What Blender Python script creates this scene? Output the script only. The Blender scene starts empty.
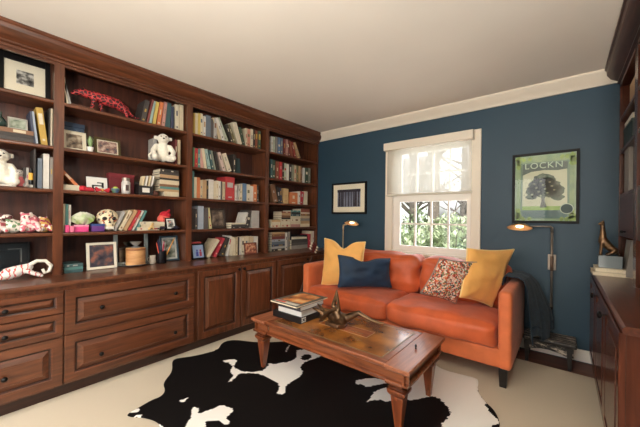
import bpy, bmesh, math, random
from mathutils import Matrix, Vector, noise as mnoise
random.seed(11)
SC = bpy.context.scene
COL = SC.collection
R = math.radians
SC.view_settings.view_transform = 'Standard'
SC.view_settings.look = 'None'
SC.view_settings.gamma = 1
SC.view_settings.use_curve_mapping = False
SC.view_settings.exposure = 0.18
SC.cycles.use_denoising = True
SC.cycles.max_bounces = 10
SC.cycles.transparent_max_bounces = 16
SC.cycles.sample_clamp_indirect = 6.0

# ------------------------------------------------------------------ materials
def lin(c):
    def f(x):
        x /= 255.0
        return x / 12.92 if x <= 0.04045 else ((x + 0.055) / 1.055) ** 2.4
    return (f(c[0]), f(c[1]), f(c[2]), 1.0)

MATS = {}
def _base(name):
    m = bpy.data.materials.new(name)
    m.use_nodes = True
    nt = m.node_tree
    return m, nt, nt.nodes['Principled BSDF']

def mat(name, rgb, rough=0.5, metal=0.0, var=0.0, scale=20.0, stretch=(1, 1, 1), bump=0.0, bscale=None,
        sheen=0.0, coat=0.0, spec=0.5, rgb2=None, emit=0.0, sub=0.0):
    if name in MATS:
        return MATS[name]
    m, nt, b = _base(name)
    c = lin(rgb)
    b.inputs['Base Color'].default_value = c
    b.inputs['Roughness'].default_value = rough
    b.inputs['Metallic'].default_value = metal
    b.inputs['Specular IOR Level'].default_value = spec
    b.inputs['Sheen Weight'].default_value = sheen
    b.inputs['Coat Weight'].default_value = coat
    b.inputs['Coat Roughness'].default_value = 0.12
    if emit:
        b.inputs['Emission Color'].default_value = c
        b.inputs['Emission Strength'].default_value = emit
    if var or rgb2 or bump:
        tc = nt.nodes.new('ShaderNodeTexCoord'); mp = nt.nodes.new('ShaderNodeMapping')
        mp.inputs['Scale'].default_value = stretch
        nz = nt.nodes.new('ShaderNodeTexNoise'); nz.inputs['Scale'].default_value = scale
        nz.inputs['Detail'].default_value = 6
        nt.links.new(tc.outputs['Object'], mp.inputs['Vector']); nt.links.new(mp.outputs['Vector'], nz.inputs['Vector'])
        if var or rgb2:
            rp = nt.nodes.new('ShaderNodeValToRGB')
            c2 = lin(rgb2) if rgb2 else tuple(min(1, x * (1 + var)) for x in c[:3]) + (1,)
            c1 = c if rgb2 else tuple(x * (1 - var) for x in c[:3]) + (1,)
            rp.color_ramp.elements[0].position = 0.33; rp.color_ramp.elements[0].color = c1
            rp.color_ramp.elements[1].position = 0.67; rp.color_ramp.elements[1].color = c2
            nt.links.new(nz.outputs['Fac'], rp.inputs['Fac']); nt.links.new(rp.outputs['Color'], b.inputs['Base Color'])
        if bump:
            n2 = nz
            if bscale:
                n2 = nt.nodes.new('ShaderNodeTexNoise'); n2.inputs['Scale'].default_value = bscale
                n2.inputs['Detail'].default_value = 4
                nt.links.new(mp.outputs['Vector'], n2.inputs['Vector'])
            bp = nt.nodes.new('ShaderNodeBump'); bp.inputs['Strength'].default_value = bump; bp.inputs['Distance'].default_value = 0.01
            nt.links.new(n2.outputs['Fac'], bp.inputs['Height']); nt.links.new(bp.outputs['Normal'], b.inputs['Normal'])
    MATS[name] = m
    return m

def wood(name, dark, light, grain='Z', rough=0.33, coat=0.25, scale=3.0, bump=0.03):
    if name in MATS:
        return MATS[name]
    m, nt, b = _base(name)
    tc = nt.nodes.new('ShaderNodeTexCoord'); mp = nt.nodes.new('ShaderNodeMapping')
    s = {'X': (1, 11, 11), 'Y': (11, 1, 11), 'Z': (11, 11, 1)}[grain]
    mp.inputs['Scale'].default_value = s
    nz = nt.nodes.new('ShaderNodeTexNoise'); nz.inputs['Scale'].default_value = scale
    nz.inputs['Detail'].default_value = 8; nz.inputs['Distortion'].default_value = 0.8
    rp = nt.nodes.new('ShaderNodeValToRGB')
    rp.color_ramp.elements[0].position = 0.3; rp.color_ramp.elements[0].color = lin(dark)
    rp.color_ramp.elements[1].position = 0.72; rp.color_ramp.elements[1].color = lin(light)
    nt.links.new(tc.outputs['Object'], mp.inputs['Vector']); nt.links.new(mp.outputs['Vector'], nz.inputs['Vector'])
    nt.links.new(nz.outputs['Fac'], rp.inputs['Fac']); nt.links.new(rp.outputs['Color'], b.inputs['Base Color'])
    b.inputs['Roughness'].default_value = rough
    b.inputs['Coat Weight'].default_value = coat; b.inputs['Coat Roughness'].default_value = 0.15
    bp = nt.nodes.new('ShaderNodeBump'); bp.inputs['Strength'].default_value = bump; bp.inputs['Distance'].default_value = 0.01
    nt.links.new(nz.outputs['Fac'], bp.inputs['Height']); nt.links.new(bp.outputs['Normal'], b.inputs['Normal'])
    MATS[name] = m
    return m

def cells(name, colours, scale=60, rough=0.85, bump=0.0, edge=None, edge_w=0.08, metric='EUCLIDEAN'):
    """voronoi cells, each cell one of the colours; optional netting along the cell edges"""
    if name in MATS:
        return MATS[name]
    m, nt, b = _base(name)
    tc = nt.nodes.new('ShaderNodeTexCoord')
    v = nt.nodes.new('ShaderNodeTexVoronoi'); v.inputs['Scale'].default_value = scale
    nt.links.new(tc.outputs['Object'], v.inputs['Vector'])
    sp = nt.nodes.new('ShaderNodeSeparateColor'); nt.links.new(v.outputs['Color'], sp.inputs['Color'])
    rp = nt.nodes.new('ShaderNodeValToRGB'); rp.color_ramp.interpolation = 'CONSTANT'
    n = len(colours)
    while len(rp.color_ramp.elements) < n:
        rp.color_ramp.elements.new(0.5)
    for i, c in enumerate(colours):
        rp.color_ramp.elements[i].position = i / n; rp.color_ramp.elements[i].color = lin(c)
    nt.links.new(sp.outputs['Red'], rp.inputs['Fac'])
    out = rp.outputs['Color']
    if edge:
        ve = nt.nodes.new('ShaderNodeTexVoronoi'); ve.feature = 'DISTANCE_TO_EDGE'; ve.inputs['Scale'].default_value = scale
        nt.links.new(tc.outputs['Object'], ve.inputs['Vector'])
        lt = nt.nodes.new('ShaderNodeMath'); lt.operation = 'LESS_THAN'; lt.inputs[1].default_value = edge_w
        nt.links.new(ve.outputs['Distance'], lt.inputs[0])
        mx = nt.nodes.new('ShaderNodeMix'); mx.data_type = 'RGBA'
        nt.links.new(lt.outputs[0], mx.inputs[0]); nt.links.new(out, mx.inputs[6]); mx.inputs[7].default_value = lin(edge)
        out = mx.outputs[2]
    nt.links.new(out, b.inputs['Base Color'])
    b.inputs['Roughness'].default_value = rough
    MATS[name] = m
    return m

def glassy(name, tint=(255, 255, 255), ior=1.3, rough=0.02):
    """thin clear pane: mostly see-through with a fresnel reflection"""
    if name in MATS:
        return MATS[name]
    m = bpy.data.materials.new(name); m.use_nodes = True
    nt = m.node_tree; nt.nodes.clear()
    o = nt.nodes.new('ShaderNodeOutputMaterial'); t = nt.nodes.new('ShaderNodeBsdfTransparent'); g = nt.nodes.new('ShaderNodeBsdfGlossy')
    t.inputs['Color'].default_value = lin(tint); g.inputs['Roughness'].default_value = rough
    fr = nt.nodes.new('ShaderNodeFresnel'); fr.inputs['IOR'].default_value = ior
    mx = nt.nodes.new('ShaderNodeMixShader')
    nt.links.new(fr.outputs['Fac'], mx.inputs['Fac']); nt.links.new(t.outputs[0], mx.inputs[1]); nt.links.new(g.outputs[0], mx.inputs[2])
    nt.links.new(mx.outputs[0], o.inputs['Surface'])
    MATS[name] = m
    return m

def screen_cloth(name, rgb, see=0.5):
    m = bpy.data.materials.new(name); m.use_nodes = True
    nt = m.node_tree; nt.nodes.clear()
    o = nt.nodes.new('ShaderNodeOutputMaterial'); t = nt.nodes.new('ShaderNodeBsdfTransparent')
    d = nt.nodes.new('ShaderNodeBsdfDiffuse'); tr = nt.nodes.new('ShaderNodeBsdfTranslucent')
    d.inputs['Color'].default_value = lin(rgb); tr.inputs['Color'].default_value = lin(rgb)
    a = nt.nodes.new('ShaderNodeMixShader'); a.inputs['Fac'].default_value = 0.5
    nt.links.new(d.outputs[0], a.inputs[1]); nt.links.new(tr.outputs[0], a.inputs[2])
    mx = nt.nodes.new('ShaderNodeMixShader'); mx.inputs['Fac'].default_value = see
    nt.links.new(a.outputs[0], mx.inputs[1]); nt.links.new(t.outputs[0], mx.inputs[2])
    nt.links.new(mx.outputs[0], o.inputs['Surface'])
    return m

# ------------------------------------------------------------------ mesh builder
class MB:
    def __init__(self):
        self.v = []; self.f = []
    def box(self, x0, x1, y0, y1, z0, z1):
        b = len(self.v)
        self.v += [(x0, y0, z0), (x1, y0, z0), (x1, y1, z0), (x0, y1, z0), (x0, y0, z1), (x1, y0, z1), (x1, y1, z1), (x0, y1, z1)]
        self.f += [tuple(b + i for i in q) for q in ((3, 2, 1, 0), (4, 5, 6, 7), (0, 1, 5, 4), (1, 2, 6, 5), (2, 3, 7, 6), (3, 0, 4, 7))]
        return self
    def obox(self, c, size, M=None):
        b = len(self.v)
        sx, sy, sz = [s / 2 for s in size]
        M = M or Matrix()
        for z in (-sz, sz):
            for x, y in ((-sx, -sy), (sx, -sy), (sx, sy), (-sx, sy)):
                p = M @ Vector((x, y, z)); self.v.append((p.x + c[0], p.y + c[1], p.z + c[2]))
        self.f += [tuple(b + i for i in q) for q in ((3, 2, 1, 0), (4, 5, 6, 7), (0, 1, 5, 4), (1, 2, 6, 5), (2, 3, 7, 6), (3, 0, 4, 7))]
        return self
    def frustum(self, c, b0, b1, z0, z1):
        """square tapered post: half widths b0 at z0 and b1 at z1"""
        b = len(self.v)
        for h, z in ((b0, z0), (b1, z1)):
            for x, y in ((-h, -h), (h, -h), (h, h), (-h, h)):
                self.v.append((c[0] + x, c[1] + y, z))
        self.f += [tuple(b + i for i in q) for q in ((3, 2, 1, 0), (4, 5, 6, 7), (0, 1, 5, 4), (1, 2, 6, 5), (2, 3, 7, 6), (3, 0, 4, 7))]
        return self
    def lathe(self, prof, c=(0, 0, 0), n=20, axis='Z', caps=True):
        b = len(self.v); k = len(prof)
        for r, h in prof:
            for i in range(n):
                a = 2 * math.pi * i / n; x, y = r * math.cos(a), r * math.sin(a)
                p = {'Z': (x, y, h), 'X': (h, x, y), 'Y': (y, h, x)}[axis]
                self.v.append((c[0] + p[0], c[1] + p[1], c[2] + p[2]))
        for j in range(k - 1):
            for i in range(n):
                self.f.append((b + j * n + i, b + j * n + (i + 1) % n, b + (j + 1) * n + (i + 1) % n, b + (j + 1) * n + i))
        if caps and prof[0][0] > 1e-5: self.f.append(tuple(b + i for i in reversed(range(n))))
        if caps and prof[-1][0] > 1e-5: self.f.append(tuple(b + (k - 1) * n + i for i in range(n)))
        return self
    def sphere(self, c, r, nu=14, nv=9):
        if not hasattr(r, '__len__'): r = (r, r, r)
        b = len(self.v)
        self.v.append((c[0], c[1], c[2] - r[2]))
        for j in range(1, nv):
            t = math.pi * j / nv - math.pi / 2
            for i in range(nu):
                a = 2 * math.pi * i / nu
                self.v.append((c[0] + r[0] * math.cos(t) * math.cos(a), c[1] + r[1] * math.cos(t) * math.sin(a), c[2] + r[2] * math.sin(t)))
        self.v.append((c[0], c[1], c[2] + r[2]))
        top = len(self.v) - 1
        for i in range(nu):
            i2 = (i + 1) % nu
            self.f.append((b, b + 1 + i2, b + 1 + i))
            for j in range(nv - 2):
                self.f.append((b + 1 + j * nu + i, b + 1 + j * nu + i2, b + 1 + (j + 1) * nu + i2, b + 1 + (j + 1) * nu + i))
            self.f.append((top, b + 1 + (nv - 2) * nu + i, b + 1 + (nv - 2) * nu + i2))
        return self
    def tube(self, pts, rad, n=10, cap=True):
        pts = [Vector(p) for p in pts]
        if not hasattr(rad, '__len__'): rad = [rad] * len(pts)
        b = len(self.v); up = None
        for k, p in enumerate(pts):
            d = (pts[min(k + 1, len(pts) - 1)] - pts[max(k - 1, 0)]).normalized()
            if up is None:
                up = d.orthogonal().normalized()
            up = (up - d * up.dot(d)).normalized(); w = d.cross(up)
            for i in range(n):
                a = 2 * math.pi * i / n; q = p + (up * math.cos(a) + w * math.sin(a)) * rad[k]
                self.v.append(tuple(q))
        for k in range(len(pts) - 1):
            for i in range(n):
                self.f.append((b + k * n + i, b + k * n + (i + 1) % n, b + (k + 1) * n + (i + 1) % n, b + (k + 1) * n + i))
        if cap:
            self.f.append(tuple(b + i for i in reversed(range(n))))
            self.f.append(tuple(b + (len(pts) - 1) * n + i for i in range(n)))
        return self
    def limb(self, pts, rad, n=10):
        """tube with rounded ends, for remeshed figures"""
        if not hasattr(rad, '__len__'): rad = [rad] * len(pts)
        self.tube(pts, rad, n)
        for p, r in zip(pts, rad): self.sphere(p, r * 1.0, 10, 7)
        return self
    def prism(self, poly, axis, a0, a1):
        """extrude a 2D polygon along an axis ('X': (y,z), 'Y': (x,z), 'Z': (x,y))"""
        b = len(self.v); n = len(poly)
        for a in (a0, a1):
            for p, q in poly:
                self.v.append({'X': (a, p, q), 'Y': (p, a, q), 'Z': (p, q, a)}[axis])
        self.f.append(tuple(b + i for i in range(n))); self.f.append(tuple(b + n + i for i in reversed(range(n))))
        for i in range(n):
            j = (i + 1) % n
            self.f.append((b + i, b + n + i, b + n + j, b + j))
        return self
    def rings(self, y0, y1, z0, z1, x, sgn, prof):
        """panel face on the plane X = x, nested rectangles (inset, depth towards sgn)"""
        b = len(self.v)
        for ins, dep in prof:
            X = x + sgn * dep
            self.v += [(X, y0 + ins, z0 + ins), (X, y1 - ins, z0 + ins), (X, y1 - ins, z1 - ins), (X, y0 + ins, z1 - ins)]
        for k in range(len(prof) - 1):
            for i in range(4):
                j = (i + 1) % 4
                self.f.append((b + 4 * k + i, b + 4 * k + j, b + 4 * k + 4 + j, b + 4 * k + 4 + i))
        k = len(prof) - 1
        return b + 4 * k
    def build(self, name, m, parent=None, smooth=None, bevel=0, world=False, subdiv=0, remesh=0, solid=0, segs=2):
        me = bpy.data.meshes.new(name)
        M = None
        if parent is not None and world:
            M = parent.matrix_basis.inverted()
        vs = [tuple(M @ Vector(p)) for p in self.v] if M else self.v
        org = None
        if parent is None:
            xs, ys, zs = zip(*vs)
            org = Vector(((min(xs) + max(xs)) / 2, (min(ys) + max(ys)) / 2, min(zs)))
            vs = [(p[0] - org.x, p[1] - org.y, p[2] - org.z) for p in vs]
        me.from_pydata(vs, [], self.f)
        bm = bmesh.new(); bm.from_mesh(me); bmesh.ops.recalc_face_normals(bm, faces=bm.faces); bm.to_mesh(me); bm.free()
        me.materials.append(m)
        o = bpy.data.objects.new(name, me); COL.objects.link(o)
        if org is not None: o.location = org
        if parent is not None: o.parent = parent
        if smooth is not None:
            me.shade_smooth()
            if smooth < 180: me.set_sharp_from_angle(angle=R(smooth))
        if bevel:
            md = o.modifiers.new('bevel', 'BEVEL'); md.width = bevel; md.segments = segs; md.limit_method = 'ANGLE'; md.angle_limit = R(40)
            me.shade_smooth(); me.set_sharp_from_angle(angle=R(35))
        if solid:
            md = o.modifiers.new('solid', 'SOLIDIFY'); md.thickness = solid; md.offset = 0
        if remesh:
            md = o.modifiers.new('remesh', 'REMESH'); md.mode = 'VOXEL'; md.voxel_size = remesh; md.use_smooth_shade = True
            md = o.modifiers.new('smooth', 'SMOOTH'); md.factor = 0.5; md.iterations = 5
        if subdiv:
            md = o.modifiers.new('sub', 'SUBSURF'); md.levels = subdiv; md.render_levels = subdiv
        return o

def tag(o, label, cat, group=None):
    o['label'] = label; o['category'] = cat
    if group: o['group'] = group
    return o
def thing(name, label, cat, loc=(0, 0, 0), rz=0, rx=0, ry=0, group=None):
    o = bpy.data.objects.new(name, None); COL.objects.link(o)
    o.empty_display_size = 0.05
    o.matrix_basis = Matrix.Translation(loc) @ Matrix.Rotation(rz, 4, 'Z') @ Matrix.Rotation(ry, 4, 'Y') @ Matrix.Rotation(rx, 4, 'X')
    return tag(o, label, cat, group)
def struct(o):
    o['kind'] = 'structure'; return o
def stuff(o):
    o['kind'] = 'stuff'; return o

# ------------------------------------------------------------------ common materials
W_DARK, W_LITE = (68, 36, 21), (112, 64, 39)
WZ = wood('cherry upright grain', W_DARK, W_LITE, 'Z')
WY = wood('cherry long grain', W_DARK, W_LITE, 'Y')
WBACK = wood('cherry back panel', (58, 29, 20), (90, 48, 32), 'Z', rough=0.45, coat=0.1)
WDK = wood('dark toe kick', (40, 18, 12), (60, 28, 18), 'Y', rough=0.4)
WR = wood('right cabinet cherry', (62, 30, 19), (96, 50, 33), 'Z', rough=0.25, coat=0.25)
WRY = wood('right cabinet cherry long grain', (62, 30, 19), (96, 50, 33), 'Y', rough=0.3, coat=0.15)
TEAK = wood('table brown wood', (90, 45, 24), (152, 84, 47), 'X', rough=0.32, coat=0.2, scale=4)
TEAKZ = wood('table leg wood', (92, 45, 24), (150, 80, 45), 'Z', rough=0.3, coat=0.3, scale=4)
BURL = mat('burl veneer', (96, 50, 20), 0.22, rgb2=(178, 112, 46), scale=7, coat=0.5)
BLACKM = mat('black metal', (18, 16, 15), 0.35, 0.6)
BRONZE = mat('dark bronze', (74, 56, 40), 0.3, 0.75, rgb2=(118, 90, 62), scale=14)
WHITE = mat('white paint', (236, 231, 222), 0.45)
CREAM = mat('cream trim paint', (232, 222, 204), 0.5)
PAPER = mat('page paper', (226, 214, 188), 0.9, var=0.08, scale=120, stretch=(1, 1, 1))
GLASS = glassy('clear glass')
BRASS = mat('warm brass', (196, 150, 92), 0.25, 1.0)
NICKEL = mat('aged nickel', (150, 138, 126), 0.35, 0.7)
SKY_STRENGTH, REAR_W, WIN_W, LAMP_E, LAMP_W, UP_W = 0.55, 28, 13, 3.0, 14, 140
# ------------------------------------------------------------------ camera
CAMZ = 1.2039
f_px = 297.08
cam = bpy.data.cameras.new('camera'); camo = bpy.data.objects.new('camera', cam); COL.objects.link(camo)
cam.sensor_fit = 'HORIZONTAL'; cam.sensor_width = 36.0; cam.lens = f_px / 640 * 36
cam.shift_y = 4.515 / 640; cam.clip_start = 0.02
th, ro = R(39.3), R(0.658)
fw = Vector((-math.sin(th), math.cos(th), 0)); rt = Vector((math.cos(th), math.sin(th), 0)); up = Vector((0, 0, 1))
cx_ = rt * math.cos(ro) + up * math.sin(ro); cy_ = up * math.cos(ro) - rt * math.sin(ro)
m3 = Matrix((cx_, cy_, -fw)).transposed()
camo.matrix_world = Matrix.Translation((0, 0, CAMZ)) @ m3.to_4x4()
SC.camera = camo

# ------------------------------------------------------------------ room shell
XL, XRW, YB, YF, H = -3.13, 0.66, 3.41, -1.35, 2.44
TEAL = mat('teal wall paint', (37, 65, 82), 0.55, var=0.04, scale=3)
PAINT = mat('beige wall paint', (214, 203, 186), 0.7)
CEIL = mat('warm white ceiling', (240, 233, 221), 0.8, var=0.015, scale=2)
FLOORM = wood('dark floorboards', (64, 30, 20), (104, 54, 34), 'X', rough=0.5, coat=0.05)
WX0, WX1, WZ0, WZ1 = -1.645, -0.735, 0.80, 2.06       # window opening in the back wall
w = MB()
w.box(XL, WX0, YB, YB + 0.14, -0.02, H); w.box(WX1, XRW + 0.1, YB, YB + 0.14, -0.02, H)
w.box(WX0, WX1, YB, YB + 0.14, WZ1, H); w.box(WX0, WX1, YB, YB + 0.14, -0.02, WZ0)
struct(w.build('wall_back', TEAL))
struct(MB().box(XL - 0.1, XL, YF - 0.1, YB + 0.14, -0.02, H).build('wall_left', PAINT))
struct(MB().box(XRW, XRW + 0.1, YF - 0.1, YB + 0.14, -0.02, H).build('wall_right', TEAL))
RX0, RX1, RZ0, RZ1 = -2.55, -0.25, 0.45, 2.20           # large window in the wall behind the photographer
w = MB()
w.box(XL, RX0, YF - 0.12, YF, -0.02, H); w.box(RX1, XRW, YF - 0.12, YF, -0.02, H)
w.box(RX0, RX1, YF - 0.12, YF, RZ1, H); w.box(RX0, RX1, YF - 0.12, YF, -0.02, RZ0)
struct(w.build('wall_front', PAINT))
struct(MB().box(XL - 0.1, XRW + 0.1, YF - 0.12, YB + 0.14, -0.05, -0.012).build('floor', FLOORM))
struct(MB().box(XL - 0.1, XRW + 0.1, YF - 0.12, YB + 0.14, H, H + 0.05).build('ceiling', CEIL))
w = MB()
for a, b in ((RX0, RX0 + 0.06), (RX1 - 0.06, RX1), ((RX0 + RX1) / 2 - 0.03, (RX0 + RX1) / 2 + 0.03)):
    w.box(a, b, YF - 0.09, YF - 0.03, RZ0, RZ1)
w.box(RX0, RX1, YF - 0.09, YF - 0.03, RZ0, RZ0 + 0.06); w.box(RX0, RX1, YF - 0.09, YF - 0.03, RZ1 - 0.06, RZ1)
struct(w.build('window_2', WHITE))

# white crown along the back wall, wooden crowns along the two bookcases
def crown(name, x0, x1, y, m):
    d, hh = 0.095, 0.105
    pr = [(0, H), (-d, H), (-d, H - 0.012), (-d + 0.012, H - 0.03), (-d * 0.62, H - 0.05), (-d * 0.38, H - 0.078), (-0.026, H - 0.088), (-0.018, H - hh), (0, H - hh)]
    b = MB().prism([(y + p, z) for p, z in pr], 'X', x0, x1)
    return struct(b.build(name, m, smooth=25))
crown('trim_1', -2.83, 0.36, YB, CREAM)
def wcrown(name, xf, sgn, y0, y1, m):
    pr = [(0.02, H), (-0.11, H), (-0.11, H - 0.018), (-0.10, H - 0.024), (-0.094, H - 0.05), (-0.07, H - 0.078), (-0.04, H - 0.092), (-0.028, H - 0.10), (-0.028, H - 0.112), (-0.012, H - 0.118), (-0.012, H - 0.135), (0.02, H - 0.135)]
    b = MB().prism([(xf + sgn * -p, z) for p, z in pr], 'Y', y0, y1)
    return struct(b.build(name, m, smooth=25))
wcrown('trim_2', -2.83, 1, -0.55, YB, WY)
wcrown('trim_3', 0.36, -1, 1.72, YB, wood('right cornice wood', (46, 26, 19), (78, 43, 29), 'Y', rough=0.4, coat=0.05))
# baseboard on the back wall
b = MB().prism([(YB, 0.0), (YB - 0.016, 0.0), (YB - 0.016, 0.085), (YB - 0.008, 0.098), (YB, 0.098)], 'X', -2.5, 0.22)
struct(b.build('baseboard_back', WHITE, smooth=25))

# ------------------------------------------------------------------ window in the back wall
b = MB()
yc = YB - 0.022
b.box(-1.725, WX0 + 0.012, yc, YB, 0.72, 2.14); b.box(WX1 - 0.012, -0.655, yc, YB, 0.72, 2.14)
b.box(WX0 + 0.012, WX1 - 0.012, yc, YB, WZ1 - 0.012, 2.14)
b.box(-1.745, -0.645, YB - 0.05, YB, 0.775, 0.80)              # sill
b.box(-1.735, -0.655, yc, YB, 0.70, 0.775)                      # apron
struct(b.build('trim_4', CREAM, bevel=0.004))
def sash(name, y, z0, z1, rail_b, rail_t, gz0, gz1):
    gx0, gx1 = -1.55, -0.795
    b = MB()
    b.box(WX0, gx0, y, y + 0.035, z0, z1); b.box(gx1, WX1, y, y + 0.035, z0, z1)
    b.box(gx0, gx1, y, y + 0.035, z0, gz0); b.box(gx0, gx1, y, y + 0.035, gz1, z1)
    for k in (1, 2, 3):
        x = gx0 + (gx1 - gx0) * k / 4
        b.box(x - 0.009, x + 0.009, y + 0.004, y + 0.03, gz0, gz1)
    zm = (gz0 + gz1) / 2
    for k in range(4):
        xa = gx0 + (gx1 - gx0) * k / 4 + 0.009; xb = gx0 + (gx1 - gx0) * (k + 1) / 4 - 0.009
        b.box(xa, xb, y + 0.004, y + 0.03, zm - 0.009, zm + 0.009)
    o = struct(b.build(name, WHITE))
    g = struct(MB().box(gx0, gx1, y + 0.015, y + 0.018, gz0, gz1).build('window_glass', GLASS, parent=o, world=True))
    return o
sash('window_1', YB + 0.03, WZ0, 1.47, 0, 0, 0.885, 1.41)
sash('window_3', YB + 0.07, 1.44, WZ1, 0, 0, 1.50, 1.995)
b = MB()
b.box(WX0, WX0 + 0.012, YB, YB + 0.13, WZ0, WZ1); b.box(WX1 - 0.012, WX1, YB, YB + 0.13, WZ0, WZ1)
b.box(WX0, WX1, YB, YB + 0.13, WZ1 - 0.012, WZ1); b.box(WX0, WX1, YB, YB + 0.13, WZ0, WZ0 + 0.012)
struct(b.build('trim_5', WHITE))
t = thing('roller_shade', 'sheer white roller shade with box valance, half lowered over the window', 'window shade', (-1.21, YB - 0.03, 2.04))
MB().box(-1.715, -0.715, YB - 0.10, YB - 0.022, 2.035, 2.125).build('valance', CREAM, t, world=True, bevel=0.004)
MB().box(-1.685, -0.735, YB - 0.0482, YB - 0.047, 1.50, 2.035).build('shade_cloth', screen_cloth('sheer shade cloth', (226, 222, 212), 0.60), t, world=True)
MB().box(-1.69, -0.73, YB - 0.058, YB - 0.038, 1.478, 1.502).build('hem_bar', mat('shade hem', (205, 198, 182), 0.6), t, world=True, bevel=0.004)

# ------------------------------------------------------------------ outside the window
ZG = -0.5
struct(MB().box(-30, 20, YB + 0.2, 40, ZG - 0.05, ZG).build('ground', mat('lawn', (92, 112, 60), 0.9, var=0.3, scale=4)))
LEAF = [mat('leaf pale green', (166, 180, 140), 0.6, var=0.25, scale=3), mat('leaf mid green', (132, 150, 110), 0.6, var=0.3, scale=3), mat('leaf dark green', (98, 120, 92), 0.6, var=0.3, scale=3)]  # greens paled, the white haze of the window glass put into the leaves
BARK = mat('grey bark', (96, 88, 78), 0.9, var=0.3, scale=14, bump=0.4)
def shrub(x, y, rx, ry, hz, n, ls, m, label, seed):
    rnd = random.Random(seed)
    t = thing('garden_shrub', label, 'shrub', (x, y, ZG), group='shrubs outside the window')
    b = MB()
    for _ in range(n):
        while True:
            p = Vector((rnd.uniform(-1, 1), rnd.uniform(-1, 1), rnd.uniform(-1, 1)))
            if 0.25 < p.length < 1: break
        p = p * (0.85 + 0.15 * rnd.random())
        c = Vector((p.x * rx, p.y * ry, hz * 0.5 + p.z * hz * 0.5))
        q = Matrix.Rotation(rnd.uniform(0, 6.3), 3, 'Z') @ Matrix.Rotation(rnd.uniform(-1.2, 1.2), 3, 'X')
        l = ls * rnd.uniform(0.6, 1.3); k = len(b.v)
        for s in ((0, -l, 0), (l * 0.4, 0, 0.08 * l), (0, l, 0), (-l * 0.4, 0, 0.08 * l)):
            b.v.append(tuple(c + q @ Vector(s)))
        b.f.append((k, k + 1, k + 2, k + 3))
    b.build('foliage', m, t)
    s = MB()
    for k in range(5):
        a = k * 1.256
        s.tube([(0.05 * math.cos(a), 0.05 * math.sin(a), 0), (rx * 0.25 * math.cos(a), ry * 0.25 * math.sin(a), hz * 0.4), (rx * 0.5 * math.cos(a), ry * 0.5 * math.sin(a), hz * 0.75)], [0.025, 0.018, 0.008], 6)
    s.build('stems', BARK, t)
shrub(-2.55, 6.4, 0.85, 0.7, 1.62, 1500, 0.075, LEAF[0], 'pale green shrub seen through the left panes of the lower window sash', 1)
shrub(-3.05, 8.0, 1.0, 0.8, 2.1, 1500, 0.08, LEAF[1], 'tall mid green shrub behind the pale one, seen in the middle left panes', 2)
shrub(-1.85, 6.9, 0.95, 0.7, 1.95, 1900, 0.075, LEAF[0], 'broad light green shrub filling the middle panes of the lower window sash', 3)
shrub(-1.15, 5.9, 0.65, 0.6, 1.55, 1500, 0.06, LEAF[2], 'dark leafed shrub in the lower right panes of the window', 4)
shrub(-4.1, 8.6, 0.9, 0.8, 1.3, 1200, 0.08, LEAF[1], 'low green shrub in front of the white house, in the far left panes', 5)
def tree(x, y, hgt, r, seed, label):
    rnd = random.Random(seed)
    t = thing('bare_tree', label, 'tree', (x, y, ZG), group='bare trees outside the window')
    b = MB(); lean = rnd.uniform(-0.15, 0.15)
    b.tube([(0, 0, 0), (lean * 0.3, 0, hgt * 0.3), (lean, 0.05, hgt * 0.6), (lean * 1.2, 0, hgt)], [r * 1.2, r, r * 0.75, r * 0.3], 9)
    b.build('trunk', BARK, t, smooth=180)
    s = MB()
    for k in range(26):
        z = hgt * rnd.uniform(0.28, 0.95); a = rnd.uniform(0, 6.28); L = rnd.uniform(0.6, 1.7)
        p0 = Vector((lean * z / hgt, 0, z)); d = Vector((math.cos(a), math.sin(a) * 0.6, rnd.uniform(0.3, 0.9)))
        p1 = p0 + d * L * 0.5 + Vector((0, 0, 0.1)); p2 = p1 + (d + Vector((rnd.uniform(-.5, .5), 0, rnd.uniform(-.2, .5)))) * L * 0.5
        s.tube([p0, p1, p2], [r * 0.3, r * 0.2, r * 0.06], 5)
        for q in range(3):
            e = p1.lerp(p2, rnd.random()); d2 = Vector((rnd.uniform(-1, 1), rnd.uniform(-.4, .4), rnd.uniform(0, 1)))
            s.tube([e, e + d2 * 0.3, e + d2 * 0.6 + Vector((0, 0, .1))], [r * 0.12, r * 0.08, r * 0.03], 4)
    s.build('branches', BARK, t, smooth=180)
tree(-3.25, 8.2, 5.5, 0.13, 3, 'bare grey tree seen through the left of the shaded upper panes')
tree(-2.55, 7.6, 5.0, 0.15, 5, 'thick bare tree trunk seen left of centre behind the window shade')
tree(-2.1, 8.8, 5.5, 0.11, 9, 'slim bare tree seen in the middle of the shaded upper panes')
tree(-1.25, 9.4, 5.5, 0.07, 12, 'thin bare tree whose twigs cross the right upper panes')
t = thing('neighbour_house', 'white house beyond the garden, seen in the far left panes', 'house', (-6.6, 12.6, ZG))
MB().box(-2.2, 2.0, -1.5, 1.5, 0, 3.0).build('wall', mat('white siding', (232, 232, 230), 0.7), t)
MB().prism([(-1.8, 2.95), (1.8, 2.95), (0, 4.4)], 'X', -2.4, 2.2).build('roof', mat('grey shingle', (110, 108, 106), 0.9, var=0.2), t)
for x in (-1.2, 0.4, 1.3):
    wv = MB().box(x - 0.26, x + 0.26, -1.55, -1.5, 1.4, 2.4).build('window', mat('dark house window', (82, 92, 100), 0.2), t)

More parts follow.
